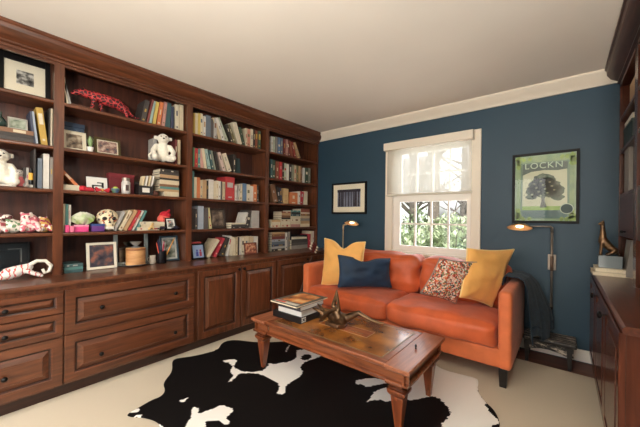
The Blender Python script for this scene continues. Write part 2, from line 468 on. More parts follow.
# ------------------------------------------------------------------ light
wd = bpy.data.worlds.new('sky'); SC.world = wd; wd.use_nodes = True
nt = wd.node_tree
sky = nt.nodes.new('ShaderNodeTexSky'); sky.sky_type = 'NISHITA'; sky.sun_disc = False
sky.sun_elevation = R(48); sky.sun_rotation = R(140); sky.air_density = 1.0; sky.dust_density = 4.0; sky.ozone_density = 0.6
bgn = nt.nodes['Background']
hsv = nt.nodes.new('ShaderNodeHueSaturation'); hsv.inputs['Saturation'].default_value = 0.35
nt.links.new(sky.outputs[0], hsv.inputs['Color']); nt.links.new(hsv.outputs[0], bgn.inputs['Color'])
bgn.inputs['Strength'].default_value = SKY_STRENGTH
def area(name, loc, direction, sx, sy, power, col):
    l = bpy.data.lights.new(name, 'AREA'); l.shape = 'RECTANGLE'; l.size = sx; l.size_y = sy; l.energy = power; l.color = col
    o = bpy.data.objects.new(name, l); COL.objects.link(o); o.location = loc
    o.rotation_euler = Vector(direction).to_track_quat('-Z', 'Y').to_euler()
    return o
area('daylight through rear window', ((RX0 + RX1) / 2, YF - 0.15, (RZ0 + RZ1) / 2), (0, 1, 0.02), 2.2, 1.65, REAR_W, (1.0, 0.97, 0.93))
area('daylight through garden window', (-1.19, YB + 0.2, 1.45), (0, -1, -0.1), 0.85, 1.2, WIN_W, (0.95, 0.98, 1.0))
# added flush ceiling lamp for extra light, out of frame above the photographer
t = thing('added_ceiling_lamp', 'added round flush ceiling lamp, unseen above the photographer', 'ceiling lamp', (-0.95, 0.35, H))
MB().lathe([(0.20, -0.0), (0.20, -0.03), (0.19, -0.035)], n=32).build('rim', BRASS, t, smooth=40)
MB().lathe([(0.185, -0.031), (0.18, -0.06), (0.14, -0.085), (0.07, -0.10), (0.0, -0.105)], n=32).build('diffuser', mat('lit diffuser', (255, 236, 208), 0.5, emit=LAMP_E), t, smooth=180)
pl = bpy.data.lights.new('added ceiling lamp glow', 'POINT'); pl.energy = LAMP_W; pl.color = (1.0, 0.92, 0.82); pl.shadow_soft_size = 0.2
plo = bpy.data.objects.new('added ceiling lamp glow', pl); COL.objects.link(plo); plo.location = (-0.95, 0.35, H - 0.36)

# torchiere added unseen behind the photographer to brighten the ceiling
t = thing('added_torchiere', 'added black torchiere uplight, unseen behind the photographer', 'floor lamp', (0.42, -1.05, 0.0))
MB().lathe([(0.14, 0.001), (0.14, 0.02), (0.02, 0.03), (0.014, 0.05)], n=28).build('base', BLACKM, t, smooth=50)
MB().tube([(0, 0, 0.03), (0, 0, 1.16)], 0.012, 12).build('pole', BLACKM, t, smooth=180)
MB().lathe([(0.02, 1.15), (0.10, 1.18), (0.17, 1.26), (0.166, 1.265), (0.095, 1.19), (0, 1.175)], n=32).build('bowl', WHITE, t, smooth=60)
ua = area('added uplight glow', (0.42, -1.05, 1.275), (-0.2, 0.24, 1), 0.31, 0.31, UP_W, (1.0, 0.96, 0.90)); ua.data.shape = 'DISK'

# ------------------------------------------------------------------ left wall unit: upper bookcases
XU, XBK = -2.83, -3.12
LEDGE = 0.768
YS = [-0.51, 0.463, 1.435, 2.42, 3.40]
SHZ = [1.075, 1.39, 1.70, 2.03]
BAYN = ['leftmost bookcase bay holding the plush toys, of the wooden wall unit', 'second bookcase bay from the left, with the red lattice animal on its top shelf',
        'third bookcase bay from the left, full of upright books and one big red volume', 'rightmost bookcase bay of the wooden wall unit, next to the teal wall']
for k in range(4):
    y0, y1 = YS[k], YS[k + 1]
    t = thing('bookcase', BAYN[k], 'bookcase', ((XU + XBK) / 2, (y0 + y1) / 2, LEDGE), group='bookcase bays of the left wall unit')
    MB().box(XBK, XBK + 0.012, y0, y1, LEDGE, 2.37).build('back_panel', WBACK, t, world=True)
    for a, bb in ((y0, y0 + 0.02), (y1 - 0.02, y1)):
        MB().box(XBK + 0.012, XU - 0.02, a, bb, LEDGE, 2.37).build('side_panel', WZ, t, world=True)
    for a, bb in ((y0, y0 + 0.0285), (y1 - 0.0285, y1)):
        MB().box(XU - 0.02, XU, a, bb, LEDGE, 2.31).build('stile', WZ, t, world=True)
    MB().box(XU - 0.02, XU, y0 + 0.0285, y1 - 0.0285, 2.285, 2.31).build('top_rail', WY, t, world=True)
    MB().box(XBK, XU - 0.02, y0, y1, 2.37, 2.39).build('top_panel', WY, t, world=True)
    for z in SHZ:
        MB().box(XBK + 0.012, XU - 0.004, y0 + 0.021, y1 - 0.021, z - 0.026, z).build('shelf', WY, t, world=True, bevel=0.008, segs=3)

# ------------------------------------------------------------------ left wall unit: base cabinets and ledge
XB = -2.53
b = MB().prism([(-3.12, 0.74), (XB + 0.016, 0.74), (XB + 0.022, 0.748), (XB + 0.022, 0.758), (XB + 0.012, 0.768), (-3.12, 0.768)], 'Y', -0.55, 3.40)
o = b.build('worktop', WY, smooth=25); tag(o, 'long cherry wood ledge running along the top of the left base cabinets', 'worktop')
def knob(parent, y, z, x, sgn, m=None, r=0.014):
    b = MB().lathe([(0.006, 0), (0.006, sgn * 0.012), (r, sgn * 0.016), (r * 1.05, sgn * 0.023), (r * 0.7, sgn * 0.03), (0.0, sgn * 0.031)], (x, y, z), 14, 'X')
    return b.build('knob', m or BLACKM, parent, world=True, smooth=50)
GROOVE_WOOD = wood('dark groove wood', (36, 18, 12), (62, 32, 20), 'Y', rough=0.4)  # groove rings in a darker wood than frame and panel
def front(kind, parent, y0, y1, z0, z1, x, sgn, knobs, fm, pm, fr=0.052):
    """drawer or door: moulded frame as its mesh, raised centre panel and knobs as its sub-parts"""
    b = MB()
    th_ = 0.02
    sl = 0.032
    if z1 - z0 < 0.2: fr, sl = 0.034, 0.02
    pr = [(0, 0.0), (0, th_ - 0.003), (0.003, th_), (fr, th_), (fr + 0.005, th_ - 0.006)]
    b.rings(y0, y1, z0, z1, x, sgn, pr)
    f = b.build(kind, fm, parent, world=True)
    i0 = fr + 0.012
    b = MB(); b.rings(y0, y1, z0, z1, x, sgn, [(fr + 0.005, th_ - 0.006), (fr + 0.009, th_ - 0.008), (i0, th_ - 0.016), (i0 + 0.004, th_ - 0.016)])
    gr = b.build('groove', GROOVE_WOOD, parent, world=True); gr.parent = f
    b = MB()
    pr = [(i0 + 0.004, th_ - 0.016), (i0 + sl, th_ - 0.002), (i0 + sl + 0.002, th_ + 0.001)]
    k = b.rings(y0, y1, z0, z1, x, sgn, pr)
    b.f.append((k, k + 1, k + 2, k + 3))
    # sub-parts hang under the door or drawer (its frame of reference equals the thing's)
    def sub(o):
        o.parent = f; return o
    M0 = parent.matrix_basis.inverted()
    pnl = b.build('raised_panel', pm, None); pnl.location = M0 @ pnl.location; sub(pnl)
    for ky, kz in knobs:
        kk = knob(parent, ky, kz, x + sgn * (th_ + 0.0005), sgn); sub(kk)
    return f
YBS = [-0.51, 0.447, 1.335, 2.30, 3.40]
def base_unit(name, label, y0, y1):
    t = thing(name, label, 'cabinet', ((XB - 3.12) / 2, (y0 + y1) / 2, 0))
    MB().box(-3.12, XB - 0.002, y0, y1, 0.085, 0.74).build('carcass', WZ, t, world=True)
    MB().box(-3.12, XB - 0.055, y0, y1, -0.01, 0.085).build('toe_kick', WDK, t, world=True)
    return t
g = 0.004
t = base_unit('drawer_cabinet', 'base cabinet with three stacked drawers at the left end of the wall unit', YBS[0], YBS[1])
for z0, z1, kz in ((0.10, 0.408, 0.248), (0.414, 0.562, 0.489), (0.568, 0.71, 0.640)):
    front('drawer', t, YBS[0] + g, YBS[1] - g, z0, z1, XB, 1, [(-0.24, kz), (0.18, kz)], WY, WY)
t = base_unit('drawer_cabinet', 'base cabinet with two wide drawers, four dark knobs, behind the cowhide', YBS[1], YBS[2])
for z0, z1, kz in ((0.10, 0.412, 0.236), (0.418, 0.71, 0.563)):
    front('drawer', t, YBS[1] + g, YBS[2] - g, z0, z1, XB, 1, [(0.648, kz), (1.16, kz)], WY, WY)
t = base_unit('door_cabinet', 'base cabinet with two raised-panel doors, between drawers and coffee table', YBS[2], YBS[3])
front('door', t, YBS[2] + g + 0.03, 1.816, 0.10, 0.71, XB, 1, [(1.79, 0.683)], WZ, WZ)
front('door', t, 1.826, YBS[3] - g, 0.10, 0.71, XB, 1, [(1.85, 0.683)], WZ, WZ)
t = base_unit('door_cabinet', 'base cabinet in the corner, partly hidden behind the orange sofa arm', YBS[3], YBS[4])
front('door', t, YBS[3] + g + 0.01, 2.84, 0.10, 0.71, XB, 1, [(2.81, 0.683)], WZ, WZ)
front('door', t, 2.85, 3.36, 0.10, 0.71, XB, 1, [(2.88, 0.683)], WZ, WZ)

# ------------------------------------------------------------------ right wall unit
RXF = 0.20
t = thing('door_cabinet', 'glossy dark wood base cabinet with three doors along the right wall', 'cabinet', (0.42, 2.54, 0))
MB().box(RXF, 0.655, 1.69, 3.395, 0.075, 0.768).build('carcass', WR, t, world=True)
MB().box(RXF + 0.012, 0.655, 1.71, 3.395, -0.01, 0.075).build('toe_kick', WDK, t, world=True)
for a, bb, ky in ((1.715, 2.27, 2.235), (2.28, 2.83, 2.80), (2.84, 3.38, 2.865)):
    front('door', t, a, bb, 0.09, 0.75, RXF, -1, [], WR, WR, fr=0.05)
dk = [c for c in t.children if c.name.startswith('door')]
for d, ky in zip(dk, (2.24, 2.79, 2.87)):
    if ky == 2.87: continue
    kk = knob(t, ky, 0.69, RXF - 0.0205, -1, r=0.019); kk.parent = d
o = MB().prism([(0.655, 0.768), (0.187, 0.768), (0.180, 0.776), (0.180, 0.79), (0.190, 0.80), (0.655, 0.80)], 'Y', 1.63, 3.395).build('worktop', WRY, smooth=25)
tag(o, 'glossy dark wood counter on top of the right-hand base cabinet', 'worktop')
RXU = 0.345
for k, (y0, y1) in enumerate(((2.66, 3.395), (1.72, 2.66))):
    t = thing('bookcase', ('dark wood bookcase bay on the right counter, next to the teal wall', 'dark wood bookcase bay on the right counter, nearest the photographer')[k], 'bookcase', (0.5, (y0 + y1) / 2, 0.80), group='bookcase bays of the right wall unit')
    MB().box(0.645, 0.656, y0, y1, 0.80, 2.305).build('back_panel', WR, t, world=True)
    for a, bb in ((y0, y0 + 0.02), (y1 - 0.02, y1)):
        MB().box(RXU + 0.02, 0.645, a, bb, 0.80, 2.305).build('side_panel', WR, t, world=True)
    for a, bb in ((y0, y0 + 0.06), (y1 - 0.035, y1)):
        MB().box(RXU, RXU + 0.02, a, bb, 0.80, 2.31).build('stile', WR, t, world=True)
    MB().box(RXU, 0.645, y0 + 0.06, y1 - 0.035, 2.285, 2.31).build('top_rail', WRY, t, world=True)
    for z in (1.42, 1.77, 2.03):
        MB().box(RXU + 0.004, 0.645, y0 + 0.021, y1 - 0.021, z - 0.026, z).build('shelf', WRY, t, world=True, bevel=0.003)
    d = MB().box(RXU + 0.002, 0.645, y0 + 0.061, y1 - 0.036, 1.09, 1.394).build('drawer', WRY, t, world=True, bevel=0.003)
    kk = knob(t, (y0 + y1) / 2, 1.13, RXU + 0.0015, -1, BLACKM, 0.01); kk.parent = d
# ------------------------------------------------------------------ books
BC = {'mustard': (200, 160, 60), 'cream': (232, 218, 184), 'yellow': (226, 196, 92), 'ivory': (238, 228, 200), 'white': (236, 234, 226), 'slate blue': (92, 112, 132),
      'dark grey': (72, 68, 70), 'pale grey': (186, 186, 184), 'beige': (208, 188, 152), 'pale green': (188, 204, 178), 'black': (26, 24, 26), 'olive': (112, 108, 72),
      'dark green': (44, 72, 56), 'coral': (222, 140, 116), 'red brown': (142, 66, 46), 'green': (70, 140, 96), 'red': (196, 34, 44), 'teal': (70, 138, 138), 'pink': (222, 160, 152),
      'pale teal': (150, 188, 184), 'dark teal': (40, 84, 92), 'grey green': (128, 138, 122), 'pale pink': (232, 204, 192), 'orange': (222, 118, 64), 'tan': (196, 156, 110),
      'blue': (88, 128, 172), 'charcoal': (48, 46, 48), 'pale blue': (168, 186, 206), 'pale yellow': (230, 218, 156), 'crimson': (190, 28, 50), 'grey': (140, 138, 134),
      'burgundy': (112, 34, 40), 'dusty pink': (196, 138, 132), 'maroon': (110, 40, 40), 'dark red': (140, 40, 36), 'brown': (128, 84, 56), 'navy': (36, 50, 84), 'sand': (218, 180, 122)}
def bmat(c):
    return mat('book cover ' + c, tuple(0.74 * q + 0.22 * w for q, w in zip(BC[c], (150, 130, 108))), 0.55, var=0.06, scale=40)
def book_parts(t, tk, dp, hh, c, rnd, band=True):
    """local: x thickness, y depth into the shelf (spine at y = 0), z height"""
    s = 0.0022
    b = MB().box(0, tk, 0, s, 0, hh)
    b.box(0, s, s, dp, 0, hh).box(tk - s, tk, s, dp, 0, hh)
    b.build('cover', bmat(c), t)
    MB().box(s, tk - s, s, dp - 0.004, 0.003, hh - 0.003).build('page_block', PAPER, t)
    if band and tk > 0.012 and rnd.random() < 0.6:
        lightc = sum(BC[c]) > 420
        bc = rnd.choice(['navy', 'crimson', 'dark grey', 'brown', 'olive', 'grey', 'tan', 'slate blue'] if lightc else ['ivory', 'mustard', 'pale grey', 'cream'])
        z0 = hh * rnd.uniform(0.45, 0.62); z1 = z0 + hh * rnd.uniform(0.08, 0.3)
        q_ = rnd.choice((0.18, 0.32, 0.38))
        MB().box(tk * q_, tk * (1 - q_), -0.0006, 0.0, z0, z1).build('spine_label', bmat(bc), t)
        if tk > 0.02:
            z0 = hh * rnd.uniform(0.08, 0.16)
            MB().box(tk * 0.3, tk * 0.7, -0.0006, 0.0, z0, z0 + 0.014).build('spine_label', bmat(bc), t)
ORD = ['first', 'second', 'third', 'fourth', 'fifth', 'sixth', 'seventh', 'eighth', 'ninth', 'tenth', 'eleventh', 'twelfth', 'thirteenth', 'fourteenth', 'fifteenth', 'sixteenth',
       'seventeenth', 'eighteenth', 'nineteenth', 'twentieth', 'twenty-first', 'twenty-second']
BAY = {1: 'leftmost', 2: 'second', 3: 'third', 4: 'rightmost'}
ROW = {1: 'top', 2: 'second', 3: 'third', 4: 'fourth', 5: 'bottom'}
ROWZ = {1: 2.03, 2: 1.70, 3: 1.39, 4: 1.075, 5: LEDGE}
BOOKS={
 (3, 1):[(1.493, 0.023, 0.215, 0.0, 'mustard'),(1.516, 0.028, 0.221, 0.0, 'cream'),(1.544, 0.026, 0.227, 0.0, 'yellow'),(1.57, 0.028, 0.233, 0.0, 'ivory'),(1.601, 0.026, 0.211, 0.0, 'white'),
   (1.629, 0.053, 0.23, 0.0, 'slate blue'),(1.684, 0.035, 0.208, 0.0, 'dark grey'),(1.721, 0.031, 0.222, 0.0, 'pale grey'),(1.776, 0.039, 0.231, -18.1, 'beige'),(1.819, 0.033, 0.243, -20.4, 'white'),
   (1.859, 0.046, 0.254, -26.2, 'pale green'),(1.93, 0.032, 0.199, -21.5, 'black'),(1.968, 0.032, 0.209, -23.4, 'olive'),(2.028, 0.058, 0.25, -18.9, 'ivory'),(2.092, 0.03, 0.21, -16.0, 'dark green'),
   (2.126, 0.026, 0.215, 0.0, 'cream'),(2.155, 0.043, 0.217, 0.0, 'coral'),(2.201, 0.033, 0.222, 0.0, 'ivory'),(2.237, 0.03, 0.223, 0.0, 'black'),(2.27, 0.037, 0.222, 0.0, 'red brown'),
   (2.31, 0.04, 0.225, 0.0, 'dark green')],
 (3, 2):[(1.493, 0.019, 0.198, 0.0, 'green'),(1.514, 0.03, 0.194, 0.0, 'red'),(1.546, 0.026, 0.196, 0.0, 'teal'),(1.58, 0.033, 0.201, -6.3, 'pink'),(1.617, 0.033, 0.207, -9.7, 'cream'),
   (1.659, 0.037, 0.208, -12.2, 'pale teal'),(1.706, 0.025, 0.205, -12.7, 'dark teal'),(1.734, 0.023, 0.206, -13.5, 'grey green'),(1.765, 0.028, 0.202, -12.6, 'black'),(1.84, 0.035, 0.208, -19.7, 'pale pink'),
   (1.898, 0.052, 0.204, -21.9, 'ivory')],
 (3, 3):[(1.489, 0.02, 0.272, 0.0, 'teal'),(1.511, 0.027, 0.211, 0.0, 'cream'),(1.54, 0.034, 0.212, 0.0, 'orange'),(1.575, 0.031, 0.191, 0.0, 'beige'),(1.608, 0.041, 0.195, 0.0, 'tan'),
   (1.653, 0.015, 0.191, 0.0, 'black'),(1.67, 0.055, 0.206, 0.0, 'white'),(1.726, 0.025, 0.193, 0.0, 'cream'),(1.753, 0.03, 0.201, 0.0, 'ivory'),(1.785, 0.025, 0.199, 0.0, 'white'),
   (1.812, 0.02, 0.199, 0.0, 'dark grey'),(1.834, 0.029, 0.197, 0.0, 'beige'),(1.871, 0.116, 0.259, 0.0, 'red'),(1.993, 0.024, 0.171, 0.0, 'white'),(2.02, 0.026, 0.194, 11.0, 'pale grey'),
   (2.055, 0.041, 0.197, 0.0, 'cream'),(2.102, 0.047, 0.206, 0.0, 'blue'),(2.151, 0.047, 0.199, 0.0, 'ivory'),(2.2, 0.046, 0.184, 0.0, 'white'),(2.249, 0.054, 0.208, 0.0, 'orange'),
   (2.305, 0.023, 0.2, 0.0, 'charcoal')],
 (3, 4):[(1.489, 0.032, 0.21, 0.0, 'black'),(1.525, 0.024, 0.206, 0.0, 'charcoal'),(1.556, 0.061, 0.237, 0.0, 'pale blue'),(1.62, 0.048, 0.219, 0.0, 'dark grey'),(1.687, 0.03, 0.221, -8.6, 'pale yellow'),
   (2.105, 0.026, 0.187, 16.5, 'white'),(2.137, 0.046, 0.209, 13.6, 'charcoal'),(2.227, 0.111, 0.208, 0.0, 'pale grey')],
 (3, 5):[(1.657, 0.037, 0.216, 34.6, 'cream'),(1.738, 0.032, 0.222, 28.9, 'crimson'),(1.808, 0.049, 0.214, 20.6, 'black'),(1.889, 0.021, 0.226, 12.3, 'white'),(1.921, 0.04, 0.207, 7.5, 'ivory'),
   (1.968, 0.037, 0.196, 0.0, 'cream'),(2.009, 0.026, 0.207, 0.0, 'beige'),(2.037, 0.017, 0.206, 0.0, 'black'),(2.056, 0.033, 0.2, 0.0, 'white'),(2.091, 0.035, 0.199, 0.0, 'ivory'),
   (2.132, 0.061, 0.205, 0.0, 'cream'),(2.197, 0.062, 0.207, 0.0, 'beige'),(2.263, 0.06, 0.203, 0.0, 'white')],
 (4, 1):[(2.526, 0.028, 0.207, 0.0, 'white'),(2.557, 0.031, 0.21, 0.0, 'pale green'),(2.59, 0.034, 0.214, 0.0, 'grey'),(2.634, 0.044, 0.218, 0.0, 'blue'),(2.691, 0.033, 0.221, 0.0, 'slate blue'),
   (2.737, 0.036, 0.218, 0.0, 'burgundy'),(2.78, 0.037, 0.222, 0.0, 'dusty pink'),(2.83, 0.034, 0.217, -11.7, 'maroon'),(2.884, 0.037, 0.219, -13.5, 'red brown'),(2.949, 0.036, 0.217, -21.1, 'dark red'),
   (3.028, 0.046, 0.227, -28.4, 'tan')],
 (4, 2):[(2.51, 0.04, 0.246, 0.0, 'dark teal'),(2.552, 0.045, 0.242, 0.0, 'dark green'),(2.605, 0.058, 0.232, 0.0, 'red brown'),(2.668, 0.048, 0.235, 0.0, 'red'),(2.721, 0.036, 0.228, 0.0, 'black'),
   (2.76, 0.039, 0.23, 0.0, 'pale green'),(2.801, 0.04, 0.225, 0.0, 'white'),(2.846, 0.04, 0.228, 0.0, 'black'),(2.892, 0.044, 0.227, 0.0, 'grey green'),(2.938, 0.048, 0.23, 0.0, 'beige'),
   (2.991, 0.034, 0.23, 0.0, 'olive'),(3.028, 0.038, 0.231, 0.0, 'tan'),(3.068, 0.038, 0.233, 0.0, 'brown'),(3.133, 0.03, 0.22, 0.0, 'white'),(3.166, 0.061, 0.223, 0.0, 'dark green'),
   (3.23, 0.049, 0.23, 0.0, 'grey green')],
 (4, 3):[(2.573, 0.074, 0.234, -16.3, 'brown'),(2.654, 0.037, 0.216, -9.3, 'black'),(2.696, 0.034, 0.201, -7.7, 'navy'),(2.751, 0.092, 0.204, 0.0, 'sand'),(2.865, 0.157, 0.161, 0.0, 'orange'),
   (3.029, 0.036, 0.183, 0.0, 'white'),(3.055, 0.062, 0.182, 10.1, 'crimson'),(3.156, 0.075, 0.196, 0.0, 'ivory')],
 (2, 1):[(1.016, 0.038, 0.204, 10.2, 'charcoal'),(1.058, 0.018, 0.228, 12.4, 'maroon'),(1.082, 0.022, 0.217, 9.3, 'pale teal'),(1.111, 0.028, 0.219, 8.1, 'yellow'),(1.149, 0.032, 0.229, 7.3, 'orange'),
   (1.191, 0.027, 0.237, 5.6, 'dusty pink'),(1.224, 0.045, 0.241, 2.6, 'dark teal'),(1.276, 0.027, 0.215, 0.0, 'navy'),(1.318, 0.035, 0.247, -0.9, 'ivory'),(1.357, 0.04, 0.256, -0.7, 'cream')],
 (2, 2):[(1.321, 0.018, 0.238, 0.0, 'burgundy'),(1.341, 0.025, 0.242, 0.0, 'beige')],
 (2, 4):[(0.5, 0.012, 0.212, 0.0, 'cream'),(0.513, 0.018, 0.212, 0.0, 'teal'),(0.532, 0.014, 0.207, 0.0, 'white'),(0.819, 0.024, 0.174, 23.3, 'pale grey'),(0.857, 0.027, 0.182, 25.7, 'cream'),
   (0.891, 0.028, 0.192, 27.0, 'tan'),(0.928, 0.021, 0.191, 25.8, 'red'),(0.957, 0.018, 0.19, 25.2, 'white'),(0.983, 0.018, 0.19, 24.5, 'teal')],
 (1, 2):[(0.334, 0.013, 0.224, -5.1, 'navy'),(0.349, 0.013, 0.227, -6.3, 'pale blue'),(0.376, 0.036, 0.262, -6.8, 'mustard'),(0.414, 0.009, 0.273, 0.0, 'black'),(0.424, 0.011, 0.274, 0.0, 'ivory')],
 (1, 3):[(0.286, 0.013, 0.138, 0.0, 'black'),(0.301, 0.014, 0.14, 0.0, 'pale grey'),(0.338, 0.011, 0.275, 0.0, 'black'),(0.359, 0.025, 0.215, 0.0, 'slate blue'),(0.388, 0.033, 0.252, 0.0, 'white'),
   (0.424, 0.016, 0.232, 0.0, 'grey')],
}
rb = random.Random(5)
XFR = -2.872
for (bay, r), lst in BOOKS.items():
    prev = None
    for i, (y, tk, hh, a, c) in enumerate(lst):
        z = ROWZ[r] + 0.0005
        tk = max(tk - 0.001, 0.008)
        aa = R(a)
        lz = z + (tk * math.sin(aa) if a > 0 else 0)
        dp = rb.uniform(0.14, 0.19); set_back = rb.uniform(0, 0.012)
        lean = '' if abs(a) < 4 else (' leaning right' if a > 0 else ' leaning left')
        n = len(lst)
        place = ORD[i] + ' from left' if i < n - 1 or n < 2 else 'rightmost'
        lab = f"{c} book{lean or ' standing upright'}, {place} on {ROW[r]} shelf of {BAY[bay]} bookcase bay"
        t = thing('book', lab, 'book', (XFR - set_back, y, lz), rz=math.pi / 2, ry=aa, group=f'upright books on the {ROW[r]} shelf of the {BAY[bay]} bay')
        book_parts(t, tk, dp, hh, c, rb)
def flat_book(y0, y1, z0, z1, c, label, x=None, dp=0.17, group=None, name='book', cat='book', yaw=0, band=True):
    t = thing(name, label, cat, (XFR if x is None else x, y0, z1), rz=math.pi / 2 + yaw, ry=math.pi / 2, group=group)
    book_parts(t, z1 - z0, dp, y1 - y0, c, rb, band)
    return t
def stack(y0, y1, z, cols, hs, where, group, dy=None, x=None, dp=0.17):
    n = len(cols)
    for i, (c, hgt) in enumerate(zip(cols, hs)):
        pos = 'lowest' if i == 0 else ('topmost' if i == n - 1 else ORD[i] + ' from the bottom')
        d = dy[i] if dy else (0, 0)
        flat_book(y0 + d[0], y1 + d[1], z + 0.0005, z + hgt, c, f"{c} flat book, {pos} {where}", group=group, x=x, dp=dp, band=(i % 2 == 0))
        z += hgt + 0.0005
stack(0.10, 0.335, 1.70, ['charcoal', 'black', 'brown'], [0.028, 0.026, 0.03], 'in the stack beneath the small silver frame', 'books under the silver frame')
stack(1.175, 1.355, 1.39, ['cream', 'tan', 'teal', 'brown', 'cream', 'black', 'tan', 'charcoal', 'black'], [0.045, 0.022, 0.022, 0.022, 0.04, 0.018, 0.03, 0.02, 0.03],
      'of the tall pile, third shelf, second bay', 'tall pile of flat books', dy=[(0.045, 0)] + [(0, 0), (0.005, 0), (0, -0.005), (0.008, 0), (0, 0), (0.004, -0.004), (0, 0), (0.006, -0.006)])
stack(0.995, 1.225, 1.075, ['ivory', 'cream', 'ivory'], [0.03, 0.024, 0.022], 'behind the small tan sculpture, fourth shelf', 'flat books behind the tan sculpture', dy=[(0, 0), (0.03, 0), (0.02, 0.0)])
stack(0.508, 0.62, LEDGE, ['dark teal', 'teal', 'dark teal'], [0.022, 0.018, 0.026], 'on the ledge beside the white frame', 'teal books on the ledge')
stack(1.945, 2.14, 1.075, ['black', 'charcoal', 'ivory'], [0.022, 0.022, 0.016], 'beside the dark picture, fourth shelf, third bay', 'flat books beside the dark picture')
stack(2.54, 2.69, 1.075, ['cream', 'ivory', 'sand'], [0.035, 0.035, 0.03], 'of the cream pile, rightmost bay', 'cream pile')
stack(2.71, 2.875, 1.075, ['cream', 'ivory', 'cream', 'black', 'brown', 'tan', 'red brown'], [0.04, 0.035, 0.03, 0.022, 0.03, 0.03, 0.02], 'of the brown pile, rightmost bay', 'brown pile')
stack(2.885, 3.07, 1.075, ['dusty pink', 'cream', 'ivory', 'cream', 'dark teal', 'black', 'teal'], [0.038, 0.04, 0.035, 0.035, 0.03, 0.025, 0.022], 'of the teal-topped pile, rightmost bay', 'teal-topped pile')
stack(3.08, 3.27, 1.075, ['cream', 'tan', 'grey', 'beige', 'brown', 'ivory', 'red brown'], [0.045, 0.04, 0.035, 0.035, 0.03, 0.02, 0.05], 'of the pile nearest the teal wall', 'pile nearest the window wall')
stack(2.545, 2.775, LEDGE, ['black', 'pale grey', 'navy', 'slate blue', 'pale blue', 'maroon', 'brown', 'tan'], [0.03, 0.03, 0.025, 0.035, 0.03, 0.035, 0.03, 0.026], 'of the blue-brown pile on the ledge', 'blue and brown pile')
stack(2.90, 3.23, LEDGE, ['grey', 'dark grey', 'charcoal'], [0.05, 0.035, 0.045], 'of the grey pile on the ledge', 'grey pile')
for y, c, hh, lab in ((2.785, 'white', 0.235, 'white binder standing right of the blue-brown pile on the ledge'), (2.835, 'grey', 0.24, 'grey binder standing between the two piles on the ledge'),
                      (3.262, 'crimson', 0.20, 'crimson book standing right of the grey pile on the ledge'), (3.30, 'ivory', 0.24, 'ivory book standing at the right end of the ledge'), (3.338, 'white', 0.24, 'white book standing last at the right end of the ledge')):
    t = thing('binder' if 'binder' in lab else 'book', lab, 'binder' if 'binder' in lab else 'book', (XFR, y, LEDGE + 0.0005), rz=math.pi / 2)
    book_parts(t, 0.034, 0.18, hh, c, rb)
t = thing('letter_tray', 'white paper tray on top of the grey pile on the ledge', 'tray', (-2.97, 3.06, LEDGE + 0.1325))
MB().box(-0.09, 0.09, -0.16, 0.17, 0, 0.004).box(-0.09, 0.09, -0.16, -0.156, 0.004, 0.06).box(-0.09, 0.09, 0.166, 0.17, 0.004, 0.06).box(-0.09, -0.086, -0.16, 0.17, 0.004, 0.06).build('tray', mat('dark plastic', (40, 38, 40), 0.4), t)
MB().box(-0.08, 0.092, -0.15, 0.16, 0.0045, 0.03).build('paper_stack', PAPER, t)

# ------------------------------------------------------------------ picture frames
def photo_mat(name, dark, mid, light, scale=14, stretch=(1, 1, 1)):
    if name in MATS: return MATS[name]
    m, nt, b = _base(name)
    tc = nt.nodes.new('ShaderNodeTexCoord'); mp = nt.nodes.new('ShaderNodeMapping'); mp.inputs['Scale'].default_value = stretch
    nz = nt.nodes.new('ShaderNodeTexNoise'); nz.inputs['Scale'].default_value = scale; nz.inputs['Detail'].default_value = 7
    rp = nt.nodes.new('ShaderNodeValToRGB'); rp.color_ramp.elements.new(0.5)
    for e, p, c in zip(rp.color_ramp.elements, (0.36, 0.5, 0.64), (dark, mid, light)):
        e.position = p; e.color = lin(c)
    nt.links.new(tc.outputs['Object'], mp.inputs['Vector']); nt.links.new(mp.outputs['Vector'], nz.inputs['Vector'])
    nt.links.new(nz.outputs['Fac'], rp.inputs['Fac']); nt.links.new(rp.outputs['Color'], b.inputs['Base Color'])
    b.inputs['Roughness'].default_value = 0.35
    MATS[name] = m
    return m
def picture(t, wd_, ht, fwid, dep, fm, mm, matw, pm, glass=True):
    """local: centred on x, bottom at z = 0, looks towards -y, back at y = 0"""
    b = MB(); h2 = wd_ / 2
    b.box(-h2, -h2 + fwid, -dep, 0, 0, ht).box(h2 - fwid, h2, -dep, 0, 0, ht)
    b.box(-h2 + fwid, h2 - fwid, -dep, 0, 0, fwid).box(-h2 + fwid, h2 - fwid, -dep, 0, ht - fwid, ht)
    b.build('frame', fm, t, bevel=0.002)
    MB().box(-h2 + fwid, h2 - fwid, -dep * 0.45, -0.001, fwid, ht - fwid).build('mat_board', mm, t)
    i = fwid + matw
    p = MB().box(-h2 + i, h2 - i, -dep * 0.45 - 0.001, -dep * 0.45, i, ht - i).build('print', pm, t)
    if glass:
        MB().box(-h2 + fwid, h2 - fwid, -dep * 0.7, -dep * 0.7 + 0.001, fwid, ht - fwid).build('glass', GLASS, t)
    return p
HP = math.pi / 2
BLKF = mat('black frame', (14, 12, 12), 0.55, spec=0.25)
MATB = mat('mat board', (232, 222, 198), 0.8)
SEPIA = photo_mat('sepia photo', (46, 38, 32), (128, 108, 88), (206, 190, 164), 22)
GREYP = photo_mat('grey photo', (36, 36, 36), (112, 110, 104), (206, 202, 192), 30)
COLP = photo_mat('colour photo', (56, 58, 72), (140, 104, 96), (214, 190, 170), 26)
t = thing('picture_frame', 'large black frame with small grey photo in wide cream mat, top left shelf', 'picture frame', (-3.03, 0.307, 2.031), rz=HP, rx=-R(6))
picture(t, 0.315, 0.325, 0.05, 0.022, BLKF, MATB, 0.062, GREYP)
